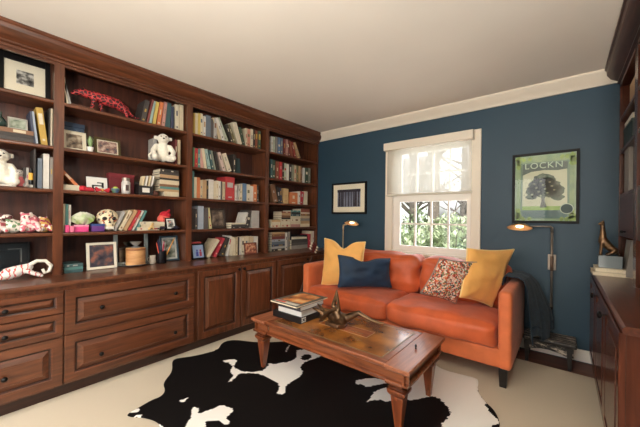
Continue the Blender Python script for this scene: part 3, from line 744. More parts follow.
t = thing('picture_frame', 'small silver frame standing on the dark book stack by the mustard book', 'picture frame', (-2.93, 0.262, 1.788), rz=HP, rx=-R(10))
picture(t, 0.10, 0.085, 0.008, 0.012, mat('silver frame', (190, 188, 180), 0.3, 0.8), mat('pale photo', (168, 172, 160), 0.5, var=0.2, scale=40), 0.006, photo_mat('green photo', (90, 104, 88), (150, 160, 140), (200, 204, 190), 20), glass=False)
t = thing('picture_frame', 'black leaning frame with white corner line, behind the striped plush on the ledge', 'picture frame', (-3.04, 0.20, LEDGE + 0.001), rz=HP, rx=-R(8))
picture(t, 0.29, 0.235, 0.012, 0.02, BLKF, mat('black mat', (16, 15, 15), 0.4), 0.045, mat('black print', (20, 19, 20), 0.25))
b = MB().box(0.03, 0.10, -0.0105, -0.0095, 0.185, 0.19).box(0.095, 0.10, -0.0105, -0.0095, 0.09, 0.185)
b.build('line_print', mat('grey line', (140, 138, 132), 0.5), t)
t = thing('picture_frame', 'sepia photo in cream mount leaning on dark blue box, second shelf', 'picture frame', (-2.955, 0.578, 1.701), rz=HP, rx=-R(12))
picture(t, 0.15, 0.165, 0.006, 0.01, mat('cream mount', (226, 216, 192), 0.7), MATB, 0.02, SEPIA, glass=False)
t = thing('picture_frame', 'bronze-green frame with floral photo standing on the second shelf', 'picture frame', (-2.95, 0.795, 1.701), rz=HP, rx=-R(12))
picture(t, 0.185, 0.15, 0.018, 0.014, mat('bronze green frame', (88, 76, 44), 0.35, 0.4), MATB, 0.008, COLP)
t = thing('picture_frame', 'white frame with dusky photo standing on the ledge, second bay', 'picture frame', (-2.905, 0.752, LEDGE + 0.001), rz=HP, rx=-R(9))
picture(t, 0.205, 0.215, 0.02, 0.016, mat('cream white frame', (232, 224, 204), 0.45), mat('dark mat', (70, 62, 60), 0.6), 0.004, photo_mat('dusk photo', (52, 54, 72), (96, 88, 96), (190, 120, 96), 16))
t = thing('picture_frame', 'tiny black frame standing before the red plush basket, fourth shelf', 'picture frame', (-2.87, 1.285, 1.077), rz=HP, rx=-R(18))
picture(t, 0.095, 0.115, 0.01, 0.01, BLKF, mat('white mat', (226, 226, 220), 0.6), 0.012, GREYP, glass=False)
t = thing('picture_frame', 'blue-edged photo frame leaning behind the pencil cup on the ledge', 'picture frame', (-2.96, 1.318, LEDGE + 0.001), rz=HP, rx=-R(12))
picture(t, 0.17, 0.245, 0.016, 0.016, mat('blue frame', (62, 84, 98), 0.35), mat('white mat', (226, 226, 220), 0.6), 0.018, photo_mat('green white photo', (70, 84, 66), (150, 156, 142), (222, 222, 214), 18))
t = thing('picture_frame', 'dark brown frame with dim portrait leaning on fourth shelf, third bay', 'picture frame', (-2.955, 1.826, 1.076), rz=HP, rx=-R(9))
picture(t, 0.20, 0.222, 0.022, 0.016, mat('dark brown frame', (52, 34, 26), 0.3), mat('umber mat', (92, 74, 58), 0.6), 0.014, photo_mat('dim portrait', (60, 48, 40), (112, 92, 76), (160, 138, 116), 16))
t = thing('picture_frame', 'red-brown picture standing before the white books at the ledge, third bay', 'picture frame', (-2.852, 2.20, LEDGE + 0.001), rz=HP, rx=-R(8))
picture(t, 0.175, 0.135, 0.012, 0.012, mat('red brown frame', (112, 52, 34), 0.4), mat('rust mat', (150, 84, 58), 0.6), 0.004, photo_mat('rust photo', (70, 40, 30), (168, 92, 64), (214, 170, 130), 30), glass=False)
t = thing('digital_frame', 'black digital photo frame showing two figures, ledge of third bay', 'photo frame', (-2.875, 1.565, LEDGE + 0.001), rz=HP, rx=-R(14))
picture(t, 0.145, 0.16, 0.014, 0.014, BLKF, mat('screen blue', (134, 158, 192), 0.3), 0.003, mat('screen picture', (146, 166, 196), 0.3), glass=False)
for x, c in ((-0.012, (60, 70, 150)), (0.024, (170, 60, 80))):
    MB().box(x - 0.012, x + 0.012, -0.0085, -0.0075, 0.03, 0.075).sphere((x, -0.0085, 0.088), (0.009, 0.001, 0.012), 10, 6).build('screen_figure', mat('screen figure %d' % c[0], c, 0.4), t)
# white card with black drawing
t = thing('greeting_card', 'white card with bold black drawing standing on the third shelf', 'card', (-2.93, 0.72, 1.391), rz=HP, rx=-R(10))
MB().box(-0.07, 0.07, -0.004, 0, 0, 0.125).build('card', mat('white card', (232, 230, 222), 0.7), t)
b = MB().box(-0.035, 0.045, -0.0050, -0.0042, 0.05, 0.06).box(-0.035, -0.022, -0.0050, -0.0042, 0.03, 0.06).box(-0.035, 0.02, -0.0050, -0.0042, 0.024, 0.034).box(0.03, 0.045, -0.0050, -0.0042, 0.04, 0.075).box(0.0, 0.045, -0.0050, -0.0042, 0.075, 0.084)
b.build('drawing', mat('black ink', (18, 18, 20), 0.6), t)
# ------------------------------------------------------------------ ornaments on the left shelves
PLW = mat('white plush', (234, 228, 212), 0.95, var=0.05, scale=60, bump=0.5, sheen=0.3)
PLP = mat('pink plush', (206, 120, 130), 0.95, var=0.2, scale=50, bump=0.4)
DARKEYE = mat('dark bead', (20, 16, 16), 0.2)
X9 = -2.93
# red lattice animal
t = thing('animal_sculpture', 'red lattice-patterned animal sculpture with long tail on the top shelf', 'sculpture', (-2.93, 0.77, 2.031))
b = MB()
b.limb([(0, -0.145, 0.135), (0, -0.07, 0.135), (0, 0.0, 0.125), (0, 0.08, 0.115), (0, 0.14, 0.085)], [0.032, 0.036, 0.044, 0.046, 0.034], 12)
b.limb([(0, -0.155, 0.140), (0, -0.19, 0.128), (0, -0.215, 0.112)], [0.026, 0.021, 0.012], 10)          # head and muzzle
for s in (-1, 1): b.limb([(s * 0.014, -0.155, 0.16), (s * 0.018, -0.15, 0.176)], [0.008, 0.004], 6)        # ears
for y, s, q in ((-0.08, 1, -0.02), (-0.035, -1, 0.02)):
    b.limb([(s * 0.02, y, 0.11), (s * 0.022, y + q * 0.4, 0.065), (s * 0.022, y + q, 0.026)], [0.02, 0.014, 0.012], 8)
for y, s, q in ((0.12, 1, 0.03), (0.15, -1, 0.03)):
    b.limb([(s * 0.02, y, 0.09), (s * 0.024, y + 0.02, 0.06), (s * 0.022, y + q, 0.026)], [0.026, 0.016, 0.012], 8)
b.limb([(0, 0.15, 0.08), (0, 0.19, 0.05), (0, 0.225, 0.036), (0, 0.25, 0.045)], [0.02, 0.012, 0.008, 0.006], 8)
b.build('body', cells('red netted hide', [(60, 18, 20), (72, 22, 24), (52, 16, 20)], 40, 0.6, edge=(196, 62, 62), edge_w=0.10), t, remesh=0.006)
MB().box(-0.035, 0.035, -0.11, 0.20, 0, 0.014).build('base', mat('red brown plinth', (128, 58, 42), 0.5), t, bevel=0.002)
o = MB().box(-3.02, -2.862, 0.535, 0.68, 2.0305, 2.046).build('wooden_board', mat('brown board', (92, 58, 40), 0.5), bevel=0.003)
tag(o, 'brown wooden board lying before the red lattice animal, top shelf', 'board')
for i, (y, a, hh) in enumerate(((0.512, -7, 0.2), (0.53, -14, 0.16))):
    t = thing('book', ('slim ivory book leaning at the left end of the top shelf, second bay', 'slim pale book leaning between the ivory book and the red animal')[i], 'book', (XFR, y, 2.0305), rz=HP, ry=R(a))
    book_parts(t, 0.012, 0.15, hh, ('ivory', 'pale grey')[i], rb, False)
# second shelf, second bay
t = thing('storage_box', 'dark blue flat box standing behind the sepia photo, second shelf', 'box', (-3.035, 0.575, 1.701))
MB().box(-0.02, 0.02, -0.075, 0.075, 0, 0.20).build('box', mat('dark blue card', (52, 70, 92), 0.6), t, bevel=0.003)
MB().box(-0.022, 0.022, -0.077, 0.077, 0.20, 0.235).build('lid', mat('dark blue lid', (44, 60, 82), 0.6), t, bevel=0.003)
t = thing('potted_plant', 'small green plant in white pot beside the sepia photo', 'plant', (-2.885, 0.66, 1.701))
MB().lathe([(0.017, 0), (0.023, 0.04), (0.021, 0.04), (0.018, 0.03), (0, 0.03)], n=16).build('pot', WHITE, t, smooth=50)
b = MB(); rnd = random.Random(3)
for k in range(26):
    a = rnd.uniform(0, 6.28); l = rnd.uniform(0.05, 0.1); r0 = rnd.uniform(0.01, 0.026); q = len(b.v)
    ca, sa = math.cos(a), math.sin(a)
    for u, wv in ((0, 0.003), (0.5, 0.006), (1, 0.0006)):
        cx2, cy2, cz2 = ca * r0 * u, sa * r0 * u, 0.028 + l * u
        b.v += [(cx2 - sa * wv, cy2 + ca * wv, cz2), (cx2 + sa * wv, cy2 - ca * wv, cz2)]
    b.f += [(q, q + 1, q + 3, q + 2), (q + 2, q + 3, q + 5, q + 4)]
b.build('leaves', mat('pale leaf', (146, 172, 118), 0.6, var=0.15, scale=20), t)
t = thing('tablet', 'black flat tablet lying on the second shelf by the white plush monkey', 'tablet', (-2.94, 1.02, 1.7005))
MB().box(-0.07, 0.07, -0.10, 0.10, 0, 0.009).build('body', BLKF, t, bevel=0.003)
MB().box(-0.062, 0.062, -0.09, 0.09, 0.009, 0.0095).build('screen', mat('dark screen', (10, 10, 12), 0.1), t)
def plush(label, loc, s, m, name='plush_toy', cat='plush toy', rz=0, arms=True, muzzle=True, slim=1.0):
    t = thing(name, label, cat, loc, rz=rz)
    b = MB()
    b.sphere((0, 0, 0.08 * s), (0.05 * s * slim, 0.052 * s * slim, 0.075 * s), 16, 12)
    b.sphere((0.004 * s, 0, 0.178 * s), (0.042 * s * (slim + 1) / 2, 0.046 * s * (slim + 1) / 2, 0.040 * s), 16, 12)
    b.limb([(0, 0, 0.12 * s), (0, 0, 0.16 * s)], [0.03 * s, 0.026 * s])
    for q in (-1, 1):
        b.sphere((-0.006 * s, q * 0.05 * s, 0.185 * s), (0.008 * s, 0.017 * s, 0.018 * s), 10, 7)
        b.limb([(0.02 * s, q * 0.035 * s, 0.035 * s), (0.07 * s, q * 0.055 * s, 0.022 * s), (0.10 * s, q * 0.06 * s, 0.028 * s)], [0.027 * s, 0.022 * s, 0.021 * s])
        if arms: b.limb([(0.005 * s, q * 0.045 * s, 0.12 * s), (0.03 * s, q * 0.068 * s, 0.08 * s), (0.055 * s, q * 0.06 * s, 0.05 * s)], [0.021 * s, 0.018 * s, 0.018 * s])
    b.sphere((0.036 * s, 0, 0.168 * s), (0.022 * s, 0.024 * s, 0.018 * s), 12, 8)
    b.build('body', m, t, remesh=0.006 * s)
    for q in (-1, 1):
        MB().sphere((0.04 * s, q * 0.016 * s, 0.19 * s), 0.0045 * s, 8, 6).build('eye', DARKEYE, t, smooth=180)
    MB().sphere((0.059 * s, 0, 0.172 * s), (0.004 * s, 0.007 * s, 0.005 * s), 8, 6).build('nose', DARKEYE, t, smooth=180)
    return t
t = plush('white plush monkey sitting on the second shelf before two books', (-2.90, 1.215, 1.702), 1.24, PLW, rz=R(-18), slim=0.74)
MB().tube([(-0.03, -0.05, 0.03), (0.02, -0.105, 0.02), (0.05, -0.115, 0.05), (0.04, -0.09, 0.09)], [0.012, 0.011, 0.01, 0.008], 10).build('tail', PLW, t, smooth=180)
t = thing('book', 'pale grey book standing behind the white plush monkey', 'book', (-2.975, 1.16, 1.7005), rz=HP)
book_parts(t, 0.03, 0.12, 0.235, 'pale grey', rb)
# third shelf, second bay
flat_book(0.497, 0.592, 1.3905, 1.432, 'ivory', 'thick ivory book lying flat at the left end of third shelf, second bay', band=False)
t = thing('book', 'brown orange-spined book leaning steeply on the flat ivory book', 'book', (XFR - 0.01, 0.60, 1.3915), rz=HP, ry=-R(40))
book_parts(t, 0.02, 0.16, 0.19, 'orange', rb)
RED = mat('red cloth', (186, 36, 50), 0.8, var=0.15, scale=30)
t = thing('toy', 'crumpled red cloth toy on the third shelf, left of white card', 'toy', (-2.885, 0.635, 1.391))
MB().sphere((0, -0.02, 0.022), (0.03, 0.03, 0.022), 14, 9).sphere((0.005, 0.022, 0.018), (0.025, 0.028, 0.018), 14, 9).limb([(0.01, -0.035, 0.012), (0.02, 0.045, 0.01)], [0.012, 0.01]).build('body', RED, t, remesh=0.005)
t = thing('ribbon_bow', 'red and gold ribbon bow lying before the white card', 'bow', (-2.882, 0.742, 1.391))
b = MB()
for q in (-1, 1):
    b.prism([(0, 0.016), (q * 0.045, 0.042), (q * 0.05, 0.022), (q * 0.04, 0.0)], 'X', -0.012, 0.012)
b.build('loops', RED, t, bevel=0.004)
MB().sphere((0, 0, 0.018), (0.014, 0.012, 0.014), 10, 8).build('knot', mat('gold ribbon', (206, 150, 74), 0.5), t, smooth=180)
t = thing('storage_box', 'maroon box standing behind the glass jar, third shelf', 'box', (-2.985, 0.90, 1.391))
MB().box(-0.03, 0.03, -0.095, 0.095, 0, 0.14).build('box', mat('maroon card', (104, 26, 34), 0.55), t, bevel=0.003)
MB().box(-0.032, 0.032, -0.097, 0.097, 0.14, 0.175).build('lid', mat('maroon lid', (118, 32, 40), 0.55), t, bevel=0.003)
t = thing('glass_jar', 'clear glass jar with metal lid standing before the maroon box', 'jar', (-2.895, 0.912, 1.391))
MB().lathe([(0.03, 0), (0.034, 0.01), (0.034, 0.095), (0.026, 0.11)], n=20).build('jar', mat('pale glass', (198, 192, 186), 0.08, spec=0.8), t, smooth=50)
MB().lathe([(0.029, 0.11), (0.029, 0.135), (0.0, 0.138)], n=20).build('lid', NICKEL, t, smooth=50)
MB().box(0.0335, 0.0345, -0.012, 0.012, 0.025, 0.075).build('jar_label', mat('dark label', (70, 52, 50), 0.6), t)
t = thing('bowl', 'small green and blue bowl on third shelf beside the glass jar', 'bowl', (-2.885, 0.833, 1.391))
MB().lathe([(0.018, 0), (0.03, 0.022), (0.031, 0.038), (0.028, 0.038), (0.02, 0.015), (0, 0.01)], n=20).build('bowl', mat('blue glaze', (70, 84, 130), 0.25, rgb2=(90, 120, 80), scale=25), t, smooth=60)
MB().sphere((0, 0, 0.03), (0.024, 0.024, 0.026), 12, 8).build('filling', mat('green filling', (166, 178, 80), 0.7, var=0.3, scale=60), t, smooth=180)
t = thing('card_organizer', 'black box organizer with white label on the third shelf', 'organizer', (-2.915, 1.06, 1.391))
b = MB().box(-0.05, 0.05, -0.058, 0.058, 0, 0.004)
b.box(0.046, 0.05, -0.058, 0.058, 0.004, 0.08).box(-0.05, -0.046, -0.058, 0.058, 0.004, 0.12).box(-0.046, 0.046, -0.058, -0.054, 0.004, 0.095).box(-0.046, 0.046, 0.054, 0.058, 0.004, 0.095)
b.build('box', mat('black card', (32, 28, 28), 0.5), t)
MB().box(0.050, 0.0508, -0.03, 0.03, 0.022, 0.062).build('label_plate', mat('label paper', (222, 216, 204), 0.7), t)
for i, y in enumerate((-0.035, -0.010, 0.015, 0.04)):
    tt = thing('index_card', ('first', 'second', 'third', 'last')[i] + ' from left of the white folders leaning in the black organizer', 'folder', (-2.965, 1.06 + y - 0.004, 1.396), rz=HP, ry=R(9), group='folders in the black organizer')
    MB().box(0, 0.009, -0.09, -0.01, 0, 0.165 + 0.004 * i).build('folder', mat(('ivory folder', 'white folder')[i % 2], ((226, 206, 166), (230, 226, 216))[i % 2], 0.7), tt)
t = thing('figurine', 'small brown figurine left of the tall pile of flat books', 'figurine', (-2.885, 1.150, 1.391))
MB().limb([(0, -0.015, 0.015), (0, 0.006, 0.018)], [0.015, 0.017]).sphere((0.004, -0.012, 0.036), 0.012, 10, 7).limb([(0, 0.01, 0.02), (0, 0.02, 0.034)], [0.008, 0.004]).build('body', mat('brown clay', (96, 54, 40), 0.7), t, remesh=0.004)
# fourth shelf, second bay
for i, (y, c) in enumerate(((0.506, (206, 70, 120)), (0.533, (226, 120, 150)))):
    o = MB().box(-2.868, -2.835, y, y + 0.024, 1.0755, 1.13 - 0.008 * i).build('trinket_box', mat('pink card %d' % i, c, 0.5), bevel=0.003)
    tag(o, ('deep pink small box at the left end of fourth shelf, second bay', 'light pink small box second from the left on fourth shelf, second bay')[i], 'box')
t = thing('trinket_box', 'bright pink box under the crinkled white and green bag', 'box', (-2.89, 0.605, 1.0755))
MB().box(-0.035, 0.035, -0.045, 0.045, 0, 0.04).build('box', mat('hot pink', (222, 74, 136), 0.5), t, bevel=0.003)
MB().box(-0.036, 0.036, -0.046, 0.046, 0.04, 0.055).build('lid', mat('pale pink lid', (236, 150, 180), 0.5), t, bevel=0.003)
b = MB(); rnd = random.Random(8)
nu, nv = 26, 12
for j in range(nv + 1):
    for i in range(nu):
        a = 2 * math.pi * i / nu; v = j / nv
        rr = 1 + 0.16 * math.sin(7 * a + 3 * v) + 0.08 * rnd.uniform(-1, 1)
        wv = math.sin(math.pi * min(1, 0.12 + 0.8 * v)) * rr
        b.v.append((0.035 * wv * math.cos(a), 0.07 * wv * math.sin(a), 0.09 * v + 0.006 * math.sin(5 * a)))
for j in range(nv):
    for i in range(nu):
        b.f.append((j * nu + i, j * nu + (i + 1) % nu, (j + 1) * nu + (i + 1) % nu, (j + 1) * nu + i))
b.f.append(tuple(reversed(range(nu)))); b.f.append(tuple(nv * nu + i for i in range(nu)))
b.v = [(p[0] - 2.89, p[1] + 0.62, p[2] + 1.136) for p in b.v]
o = b.build('gift_bag', mat('crinkled paper', (232, 230, 214), 0.5, rgb2=(150, 178, 96), scale=16), smooth=40)
tag(o, 'crinkled white and green paper bag resting on the pink box', 'bag')
t = thing('trinket_box', 'blue and purple box between crinkled bag and skull mask', 'box', (-2.885, 0.712, 1.0755))
MB().box(-0.03, 0.03, -0.042, 0.042, 0, 0.044).build('box', mat('purple card', (96, 52, 120), 0.5), t, bevel=0.003)
MB().box(-0.031, 0.031, -0.043, 0.043, 0.044, 0.062).build('lid', mat('blue lid', (56, 74, 130), 0.5), t, bevel=0.003)
t = thing('skull_mask', 'cream painted skull mask with dark eye sockets on the fourth shelf', 'mask', (-2.925, 0.79, 1.0755))
b = MB()
b.sphere((0, 0, 0.11), (0.06, 0.078, 0.072), 24, 16).sphere((0.02, 0, 0.052), (0.045, 0.05, 0.05), 18, 12)
b.build('skull', cells('painted skull', [(232, 214, 176), (236, 222, 190), (228, 206, 164), (176, 96, 66), (232, 216, 180), (234, 220, 186), (86, 74, 62), (232, 214, 178)], 70, 0.5), t, remesh=0.006)
for q in (-1, 1):
    MB().sphere((0.048, q * 0.03, 0.105), (0.014, 0.019, 0.016), 14, 9).build('eye_socket', mat('black socket', (24, 18, 18), 0.6), t, smooth=180)
MB().prism([(-0.009, 0.068), (0.009, 0.068), (0, 0.088)], 'X', 0.05, 0.068).build('nose_hole', mat('black socket', (24, 18, 18), 0.6), t)
b = MB()
for k in range(7):
    b.box(0.056, 0.066, -0.027 + k * 0.008, -0.0205 + k * 0.008, 0.018, 0.04)
b.build('teeth', mat('teeth', (238, 232, 214), 0.5), t, bevel=0.001)
t = thing('figurine', 'small tan sculpture before the flat ivory books, fourth shelf', 'figurine', (-2.862, 1.103, 1.0755))
MB().limb([(0, -0.015, 0.012), (0, 0.0, 0.03), (0, 0.012, 0.05)], [0.012, 0.011, 0.008]).sphere((0, 0.014, 0.06), 0.011, 10, 7).limb([(0, 0.012, 0.03), (0, 0.024, 0.01)], [0.009, 0.008]).build('body', mat('tan stone', (206, 172, 112), 0.7, var=0.2, scale=60), t, remesh=0.004)
t = thing('plush_toy', 'round coral and red plush creature at the right of the fourth shelf', 'plush toy', (-2.95, 1.25, 1.1255))
b = MB().sphere((0, 0, 0.05), (0.05, 0.06, 0.05), 18, 12).sphere((0.045, -0.03, 0.02), (0.022, 0.02, 0.018), 10, 8).sphere((0.045, 0.03, 0.02), (0.022, 0.02, 0.018), 10, 8)
b.build('body', mat('coral plush', (220, 96, 84), 0.9, var=0.1, scale=40, bump=0.4), t, remesh=0.006)
b = MB().sphere((-0.002, 0.012, 0.088), (0.048, 0.05, 0.04), 16, 10).limb([(0.0, 0.03, 0.11), (0.0, 0.05, 0.135)], [0.02, 0.012], 8)
b.build('hood', mat('red plush', (200, 36, 52), 0.9, var=0.15, scale=40, bump=0.4), t, remesh=0.006)
for q in (-1, 1): MB().sphere((0.047, q * 0.018, 0.062), 0.005, 8, 6).build('eye', DARKEYE, t, smooth=180)
o = MB().box(-3.02, -2.89, 1.18, 1.325, 1.0755, 1.125).build('storage_box', mat('black box', (34, 30, 34), 0.5), bevel=0.003)
tag(o, 'low black box carrying the coral and red plush creature', 'box')
def toycar(label, y):
    t = thing('toy_car', label, 'toy car', (-2.862, y, 1.0755), group='toy cars on the fourth shelf')
    MB().box(-0.016, 0.016, -0.036, 0.036, 0.009, 0.022).prism([(-0.02, 0.022), (0.024, 0.022), (0.014, 0.036), (-0.012, 0.036)], 'X', -0.014, 0.014).build('body', mat('dark toy paint', (52, 48, 60), 0.3, 0.3), t, bevel=0.002)
    for yy in (-0.022, 0.022):
        for xx in (-0.0165, 0.0165):
            MB().lathe([(0.009, -0.003), (0.009, 0.003)], (xx, yy, 0.009), 12, 'X').build('wheel', DARKEYE, t, smooth=40)
toycar('dark toy car left of the tiny black frame, fourth shelf', 1.198)
toycar('dark toy car below the tiny black frame at the right, fourth shelf', 1.322)
# ledge, second bay
t = thing('standing_mirror', 'grey-framed small mirror standing behind the wooden drum on the ledge', 'mirror', (-2.972, 0.985, LEDGE + 0.001), rz=HP, rx=-R(4))
p = picture(t, 0.27, 0.30, 0.03, 0.018, mat('grey blue frame', (132, 142, 140), 0.35), mat('mirror backing', (60, 60, 60), 0.5), 0.0, mat('mirror glass', (120, 124, 122), 0.05, 1.0), glass=False)
t = thing('plate', 'grey oval plate beneath the wooden drum on the ledge', 'plate', (-2.89, 0.992, LEDGE + 0.001))
b = MB().lathe([(0.05, 0), (0.09, 0.004), (0.108, 0.014), (0.106, 0.016), (0.085, 0.008), (0, 0.006)], n=32)
b.v = [(p[0] * 0.72, p[1], p[2]) for p in b.v]
b.build('plate', mat('grey glaze', (130, 128, 128), 0.2, 0.3), t, smooth=50)
t = thing('drum', 'round birch-bark drum standing on the grey plate', 'drum', (-2.89, 0.992, LEDGE + 0.010))
MB().lathe([(0.070, 0), (0.074, 0.004), (0.074, 0.145), (0.070, 0.149), (0, 0.147)], n=32).build('body', mat('birch bark', (176, 116, 66), 0.6, rgb2=(214, 164, 108), scale=9, stretch=(1, 1, 2.5)), t, smooth=40)
b = MB()
b.lathe([(0.0745, 0.128), (0.0755, 0.132), (0.0755, 0.142), (0.0745, 0.146)], n=32)
b.build('rim', mat('bark rim', (150, 96, 56), 0.6), t, smooth=40)
t = thing('glass_figurine', 'clear glass ornament standing on top of the birch-bark drum', 'ornament', (-2.89, 0.992, LEDGE + 0.1602))
MB().lathe([(0.035, 0), (0.036, 0.006), (0.012, 0.012), (0.03, 0.03), (0.046, 0.05), (0.044, 0.05), (0.028, 0.032), (0.0, 0.02)], n=20).build('bowl', mat('grey glass', (150, 152, 150), 0.06, 0.2, spec=0.9), t, smooth=50)
t = thing('pencil_cup', 'black pencil cup on the ledge', 'pencil cup', (-2.87, 1.202, LEDGE + 0.001))
MB().lathe([(0.036, 0), (0.039, 0.005), (0.041, 0.115), (0.0385, 0.115), (0.036, 0.006), (0, 0.005)], n=24).build('cup', mat('black wire cup', (24, 22, 26), 0.4, 0.4), t, smooth=50)
PENS = [((0.012, -0.018), (0.02, -0.05), 0.20, (226, 96, 70), 'orange'), ((0.015, 0.012), (0.03, 0.10), 0.25, (226, 150, 40), 'yellow'), ((0.0, 0.006), (-0.01, 0.02), 0.20, (220, 60, 110), 'pink'),
        ((-0.012, -0.006), (-0.02, -0.02), 0.22, (40, 44, 90), 'navy'), ((-0.01, 0.018), (-0.03, 0.05), 0.18, (90, 60, 50), 'brown'), ((0.02, 0.0), (0.04, -0.01), 0.18, (160, 50, 60), 'dark red')]
for (a, b0), (c, d), L, rgb, nm in PENS:
    tt = thing('pencil', f'{nm} pencil standing in the black pencil cup on the ledge', 'pencil', (-2.87 + a * 0.6, 1.202 + b0 * 0.6, LEDGE + 0.0065))
    dv = Vector((c, d, L)).normalized()
    MB().tube([(0, 0, 0.001), tuple(dv * L * 0.92), tuple(dv * L * 0.93), tuple(dv * L)], [0.0042, 0.0042, 0.0038, 0.001], 8).build('shaft', mat('pencil ' + nm, rgb, 0.4), tt)
    MB().lathe([(0.0045, 0.0), (0.0045, 0.008)], n=8).build('end_cap', mat('grey eraser', (200, 180, 176), 0.6), tt)
t = thing('mug', 'small white mug on the ledge between drum and pencil cup', 'mug', (-2.90, 1.135, LEDGE + 0.001))
MB().lathe([(0.022, 0), (0.027, 0.01), (0.027, 0.075), (0.024, 0.075), (0.022, 0.01), (0, 0.008)], n=20).build('cup', mat('off white glaze', (196, 186, 170), 0.3), t, smooth=50)
MB().tube([(0, -0.025, 0.06), (0, -0.042, 0.055), (0, -0.045, 0.035), (0, -0.025, 0.02)], 0.004, 8).build('handle', mat('off white glaze', (196, 186, 170), 0.3), t, smooth=180)

# leftmost bay
t = plush('big white plush bear sitting at the frame edge, third shelf', (-2.93, 0.175, 1.392), 1.15, PLW)
t = thing('book', 'white book lying flat under nothing, before the white plush bear', 'book', (-2.84, 0.14, 1.402), rz=HP, ry=HP)
t['label'] = 'thin white book lying flat before the big white bear, third shelf'
book_parts(t, 0.011, 0.03, 0.11, 'white', rb, False)
t = plush('small grey plush in pink dress sitting between white bear and black books', (-2.895, 0.268, 1.391), 0.56, mat('grey plush', (170, 162, 154), 0.95, var=0.15, scale=60, bump=0.4))
MB().lathe([(0.038, 0.006), (0.036, 0.03), (0.024, 0.07), (0.018, 0.075)], n=16).build('dress', mat('dusty pink cloth', (178, 92, 96), 0.9), t, smooth=60)
t = thing('bottle', 'small black bottle with yellow label and white base band, third shelf', 'bottle', (-2.885, 0.325, 1.391))
MB().lathe([(0.012, 0), (0.0125, 0.005), (0.0125, 0.105), (0.006, 0.118), (0.006, 0.135), (0, 0.136)], n=16).build('body', mat('black glass', (20, 18, 18), 0.2), t, smooth=40)
MB().lathe([(0.0128, 0.055), (0.0128, 0.105)], n=16).build('bottle_label', mat('yellow label', (222, 170, 60), 0.5), t, smooth=40)
MB().lathe([(0.0128, 0.004), (0.0128, 0.022)], n=16).build('base_band', WHITE, t, smooth=40)
t = thing('glass_paperweight', 'dark green glass ornament beside the silver frame at the left edge', 'ornament', (-2.91, 0.175, 1.7885))
MB().lathe([(0.02, 0), (0.034, 0.012), (0.036, 0.035), (0.02, 0.06), (0.012, 0.07), (0.012, 0.1), (0, 0.104)], n=20).build('body', mat('green glass', (40, 62, 56), 0.06, spec=0.9), t, smooth=60)
# heap of soft toys, fourth shelf
HEAP = [('white and pink striped soft toy at the left edge of the heap', 0.165, 0.0, 0.05, 0.055, 0.05, (222, 196, 190), (176, 84, 92)),
        ('white soft toy with green face second in the heap', 0.245, 0.0, 0.045, 0.05, 0.05, (220, 214, 200), (110, 140, 104)),
        ('large pink floral soft toy in the middle of the heap', 0.325, 0.0, 0.05, 0.052, 0.072, (206, 110, 124), (234, 204, 198)),
        ('yellow and pink soft bundle at the right end of the heap', 0.405, 0.0, 0.045, 0.034, 0.058, (202, 160, 84), (166, 70, 80)),
        ('small maroon soft toy on top of the heap at left', 0.205, 0.088, 0.035, 0.04, 0.022, (92, 50, 52), (140, 110, 100))]
for i, (lab, y, z, rx_, ry_, rz_, c1, c2) in enumerate(HEAP):
    t = thing('plush_toy', lab + ', leftmost bay', 'plush toy', (-2.91, y, 1.0755 + z), group='heap of soft toys in the leftmost bay')
    b = MB().sphere((0, 0, rz_ * 0.95), (rx_, ry_, rz_ * 0.95), 18, 12)
    b.sphere((rx_ * 0.5, -ry_ * 0.4, rz_ * 1.5), rz_ * 0.42, 12, 9)
    for q in (-1, 1):
        b.sphere((rx_ * 0.5, -ry_ * 0.4 + q * rz_ * 0.32, rz_ * 1.9), rz_ * 0.16, 8, 6)
        b.limb([(rx_ * 0.5, q * ry_ * 0.55, rz_ * 0.9), (rx_ * 1.05, q * ry_ * 0.8, rz_ * 0.35)], [rz_ * 0.3, rz_ * 0.24], 8)
    b.build('body', cells('soft toy cloth %d' % i, [c1, c2, c1, (232, 218, 208)], 55, 0.95), t, remesh=0.006)
    for q in (-1, 1):
        MB().sphere((rx_ * 0.5 + rz_ * 0.36, -ry_ * 0.4 + q * rz_ * 0.16, rz_ * 1.58), rz_ * 0.07, 8, 6).build('eye', DARKEYE, t, smooth=180)
# striped plush with looped handle on the ledge
t = thing('plush_toy', 'white and red striped plush animal with looped tail on the ledge, leftmost bay', 'plush toy', (-2.82, 0.292, LEDGE + 0.001))
b = MB()
b.limb([(0, -0.075, 0.045), (0.0, -0.035, 0.055), (0, 0.02, 0.078)], [0.04, 0.04, 0.026], 14)
b.limb([(0.0, -0.06, 0.045), (0.01, -0.105, 0.035)], [0.036, 0.028], 12)
for q in (-1, 1): b.limb([(q * 0.02, 0.0, 0.06), (q * 0.03, 0.05, 0.03), (q * 0.03, 0.08, 0.016)], [0.016, 0.014, 0.013], 8)
m, nt_, bs = _base('red striped plush')
tc = nt_.nodes.new('ShaderNodeTexCoord'); wvn = nt_.nodes.new('ShaderNodeTexWave'); wvn.bands_direction = 'Y'; wvn.inputs['Scale'].default_value = 10; wvn.inputs['Distortion'].default_value = 5.0; wvn.inputs['Detail Scale'].default_value = 4.0
rp = nt_.nodes.new('ShaderNodeValToRGB'); rp.color_ramp.elements[0].position = 0.80; rp.color_ramp.elements[0].color = lin((228, 224, 216)); rp.color_ramp.elements[1].position = 0.9; rp.color_ramp.elements[1].color = lin((206, 74, 70))
nt_.links.new(tc.outputs['Object'], wvn.inputs['Vector']); nt_.links.new(wvn.outputs['Fac'], rp.inputs['Fac']); nt_.links.new(rp.outputs['Color'], bs.inputs['Base Color']); bs.inputs['Roughness'].default_value = 0.95
b.build('body', m, t, remesh=0.006)
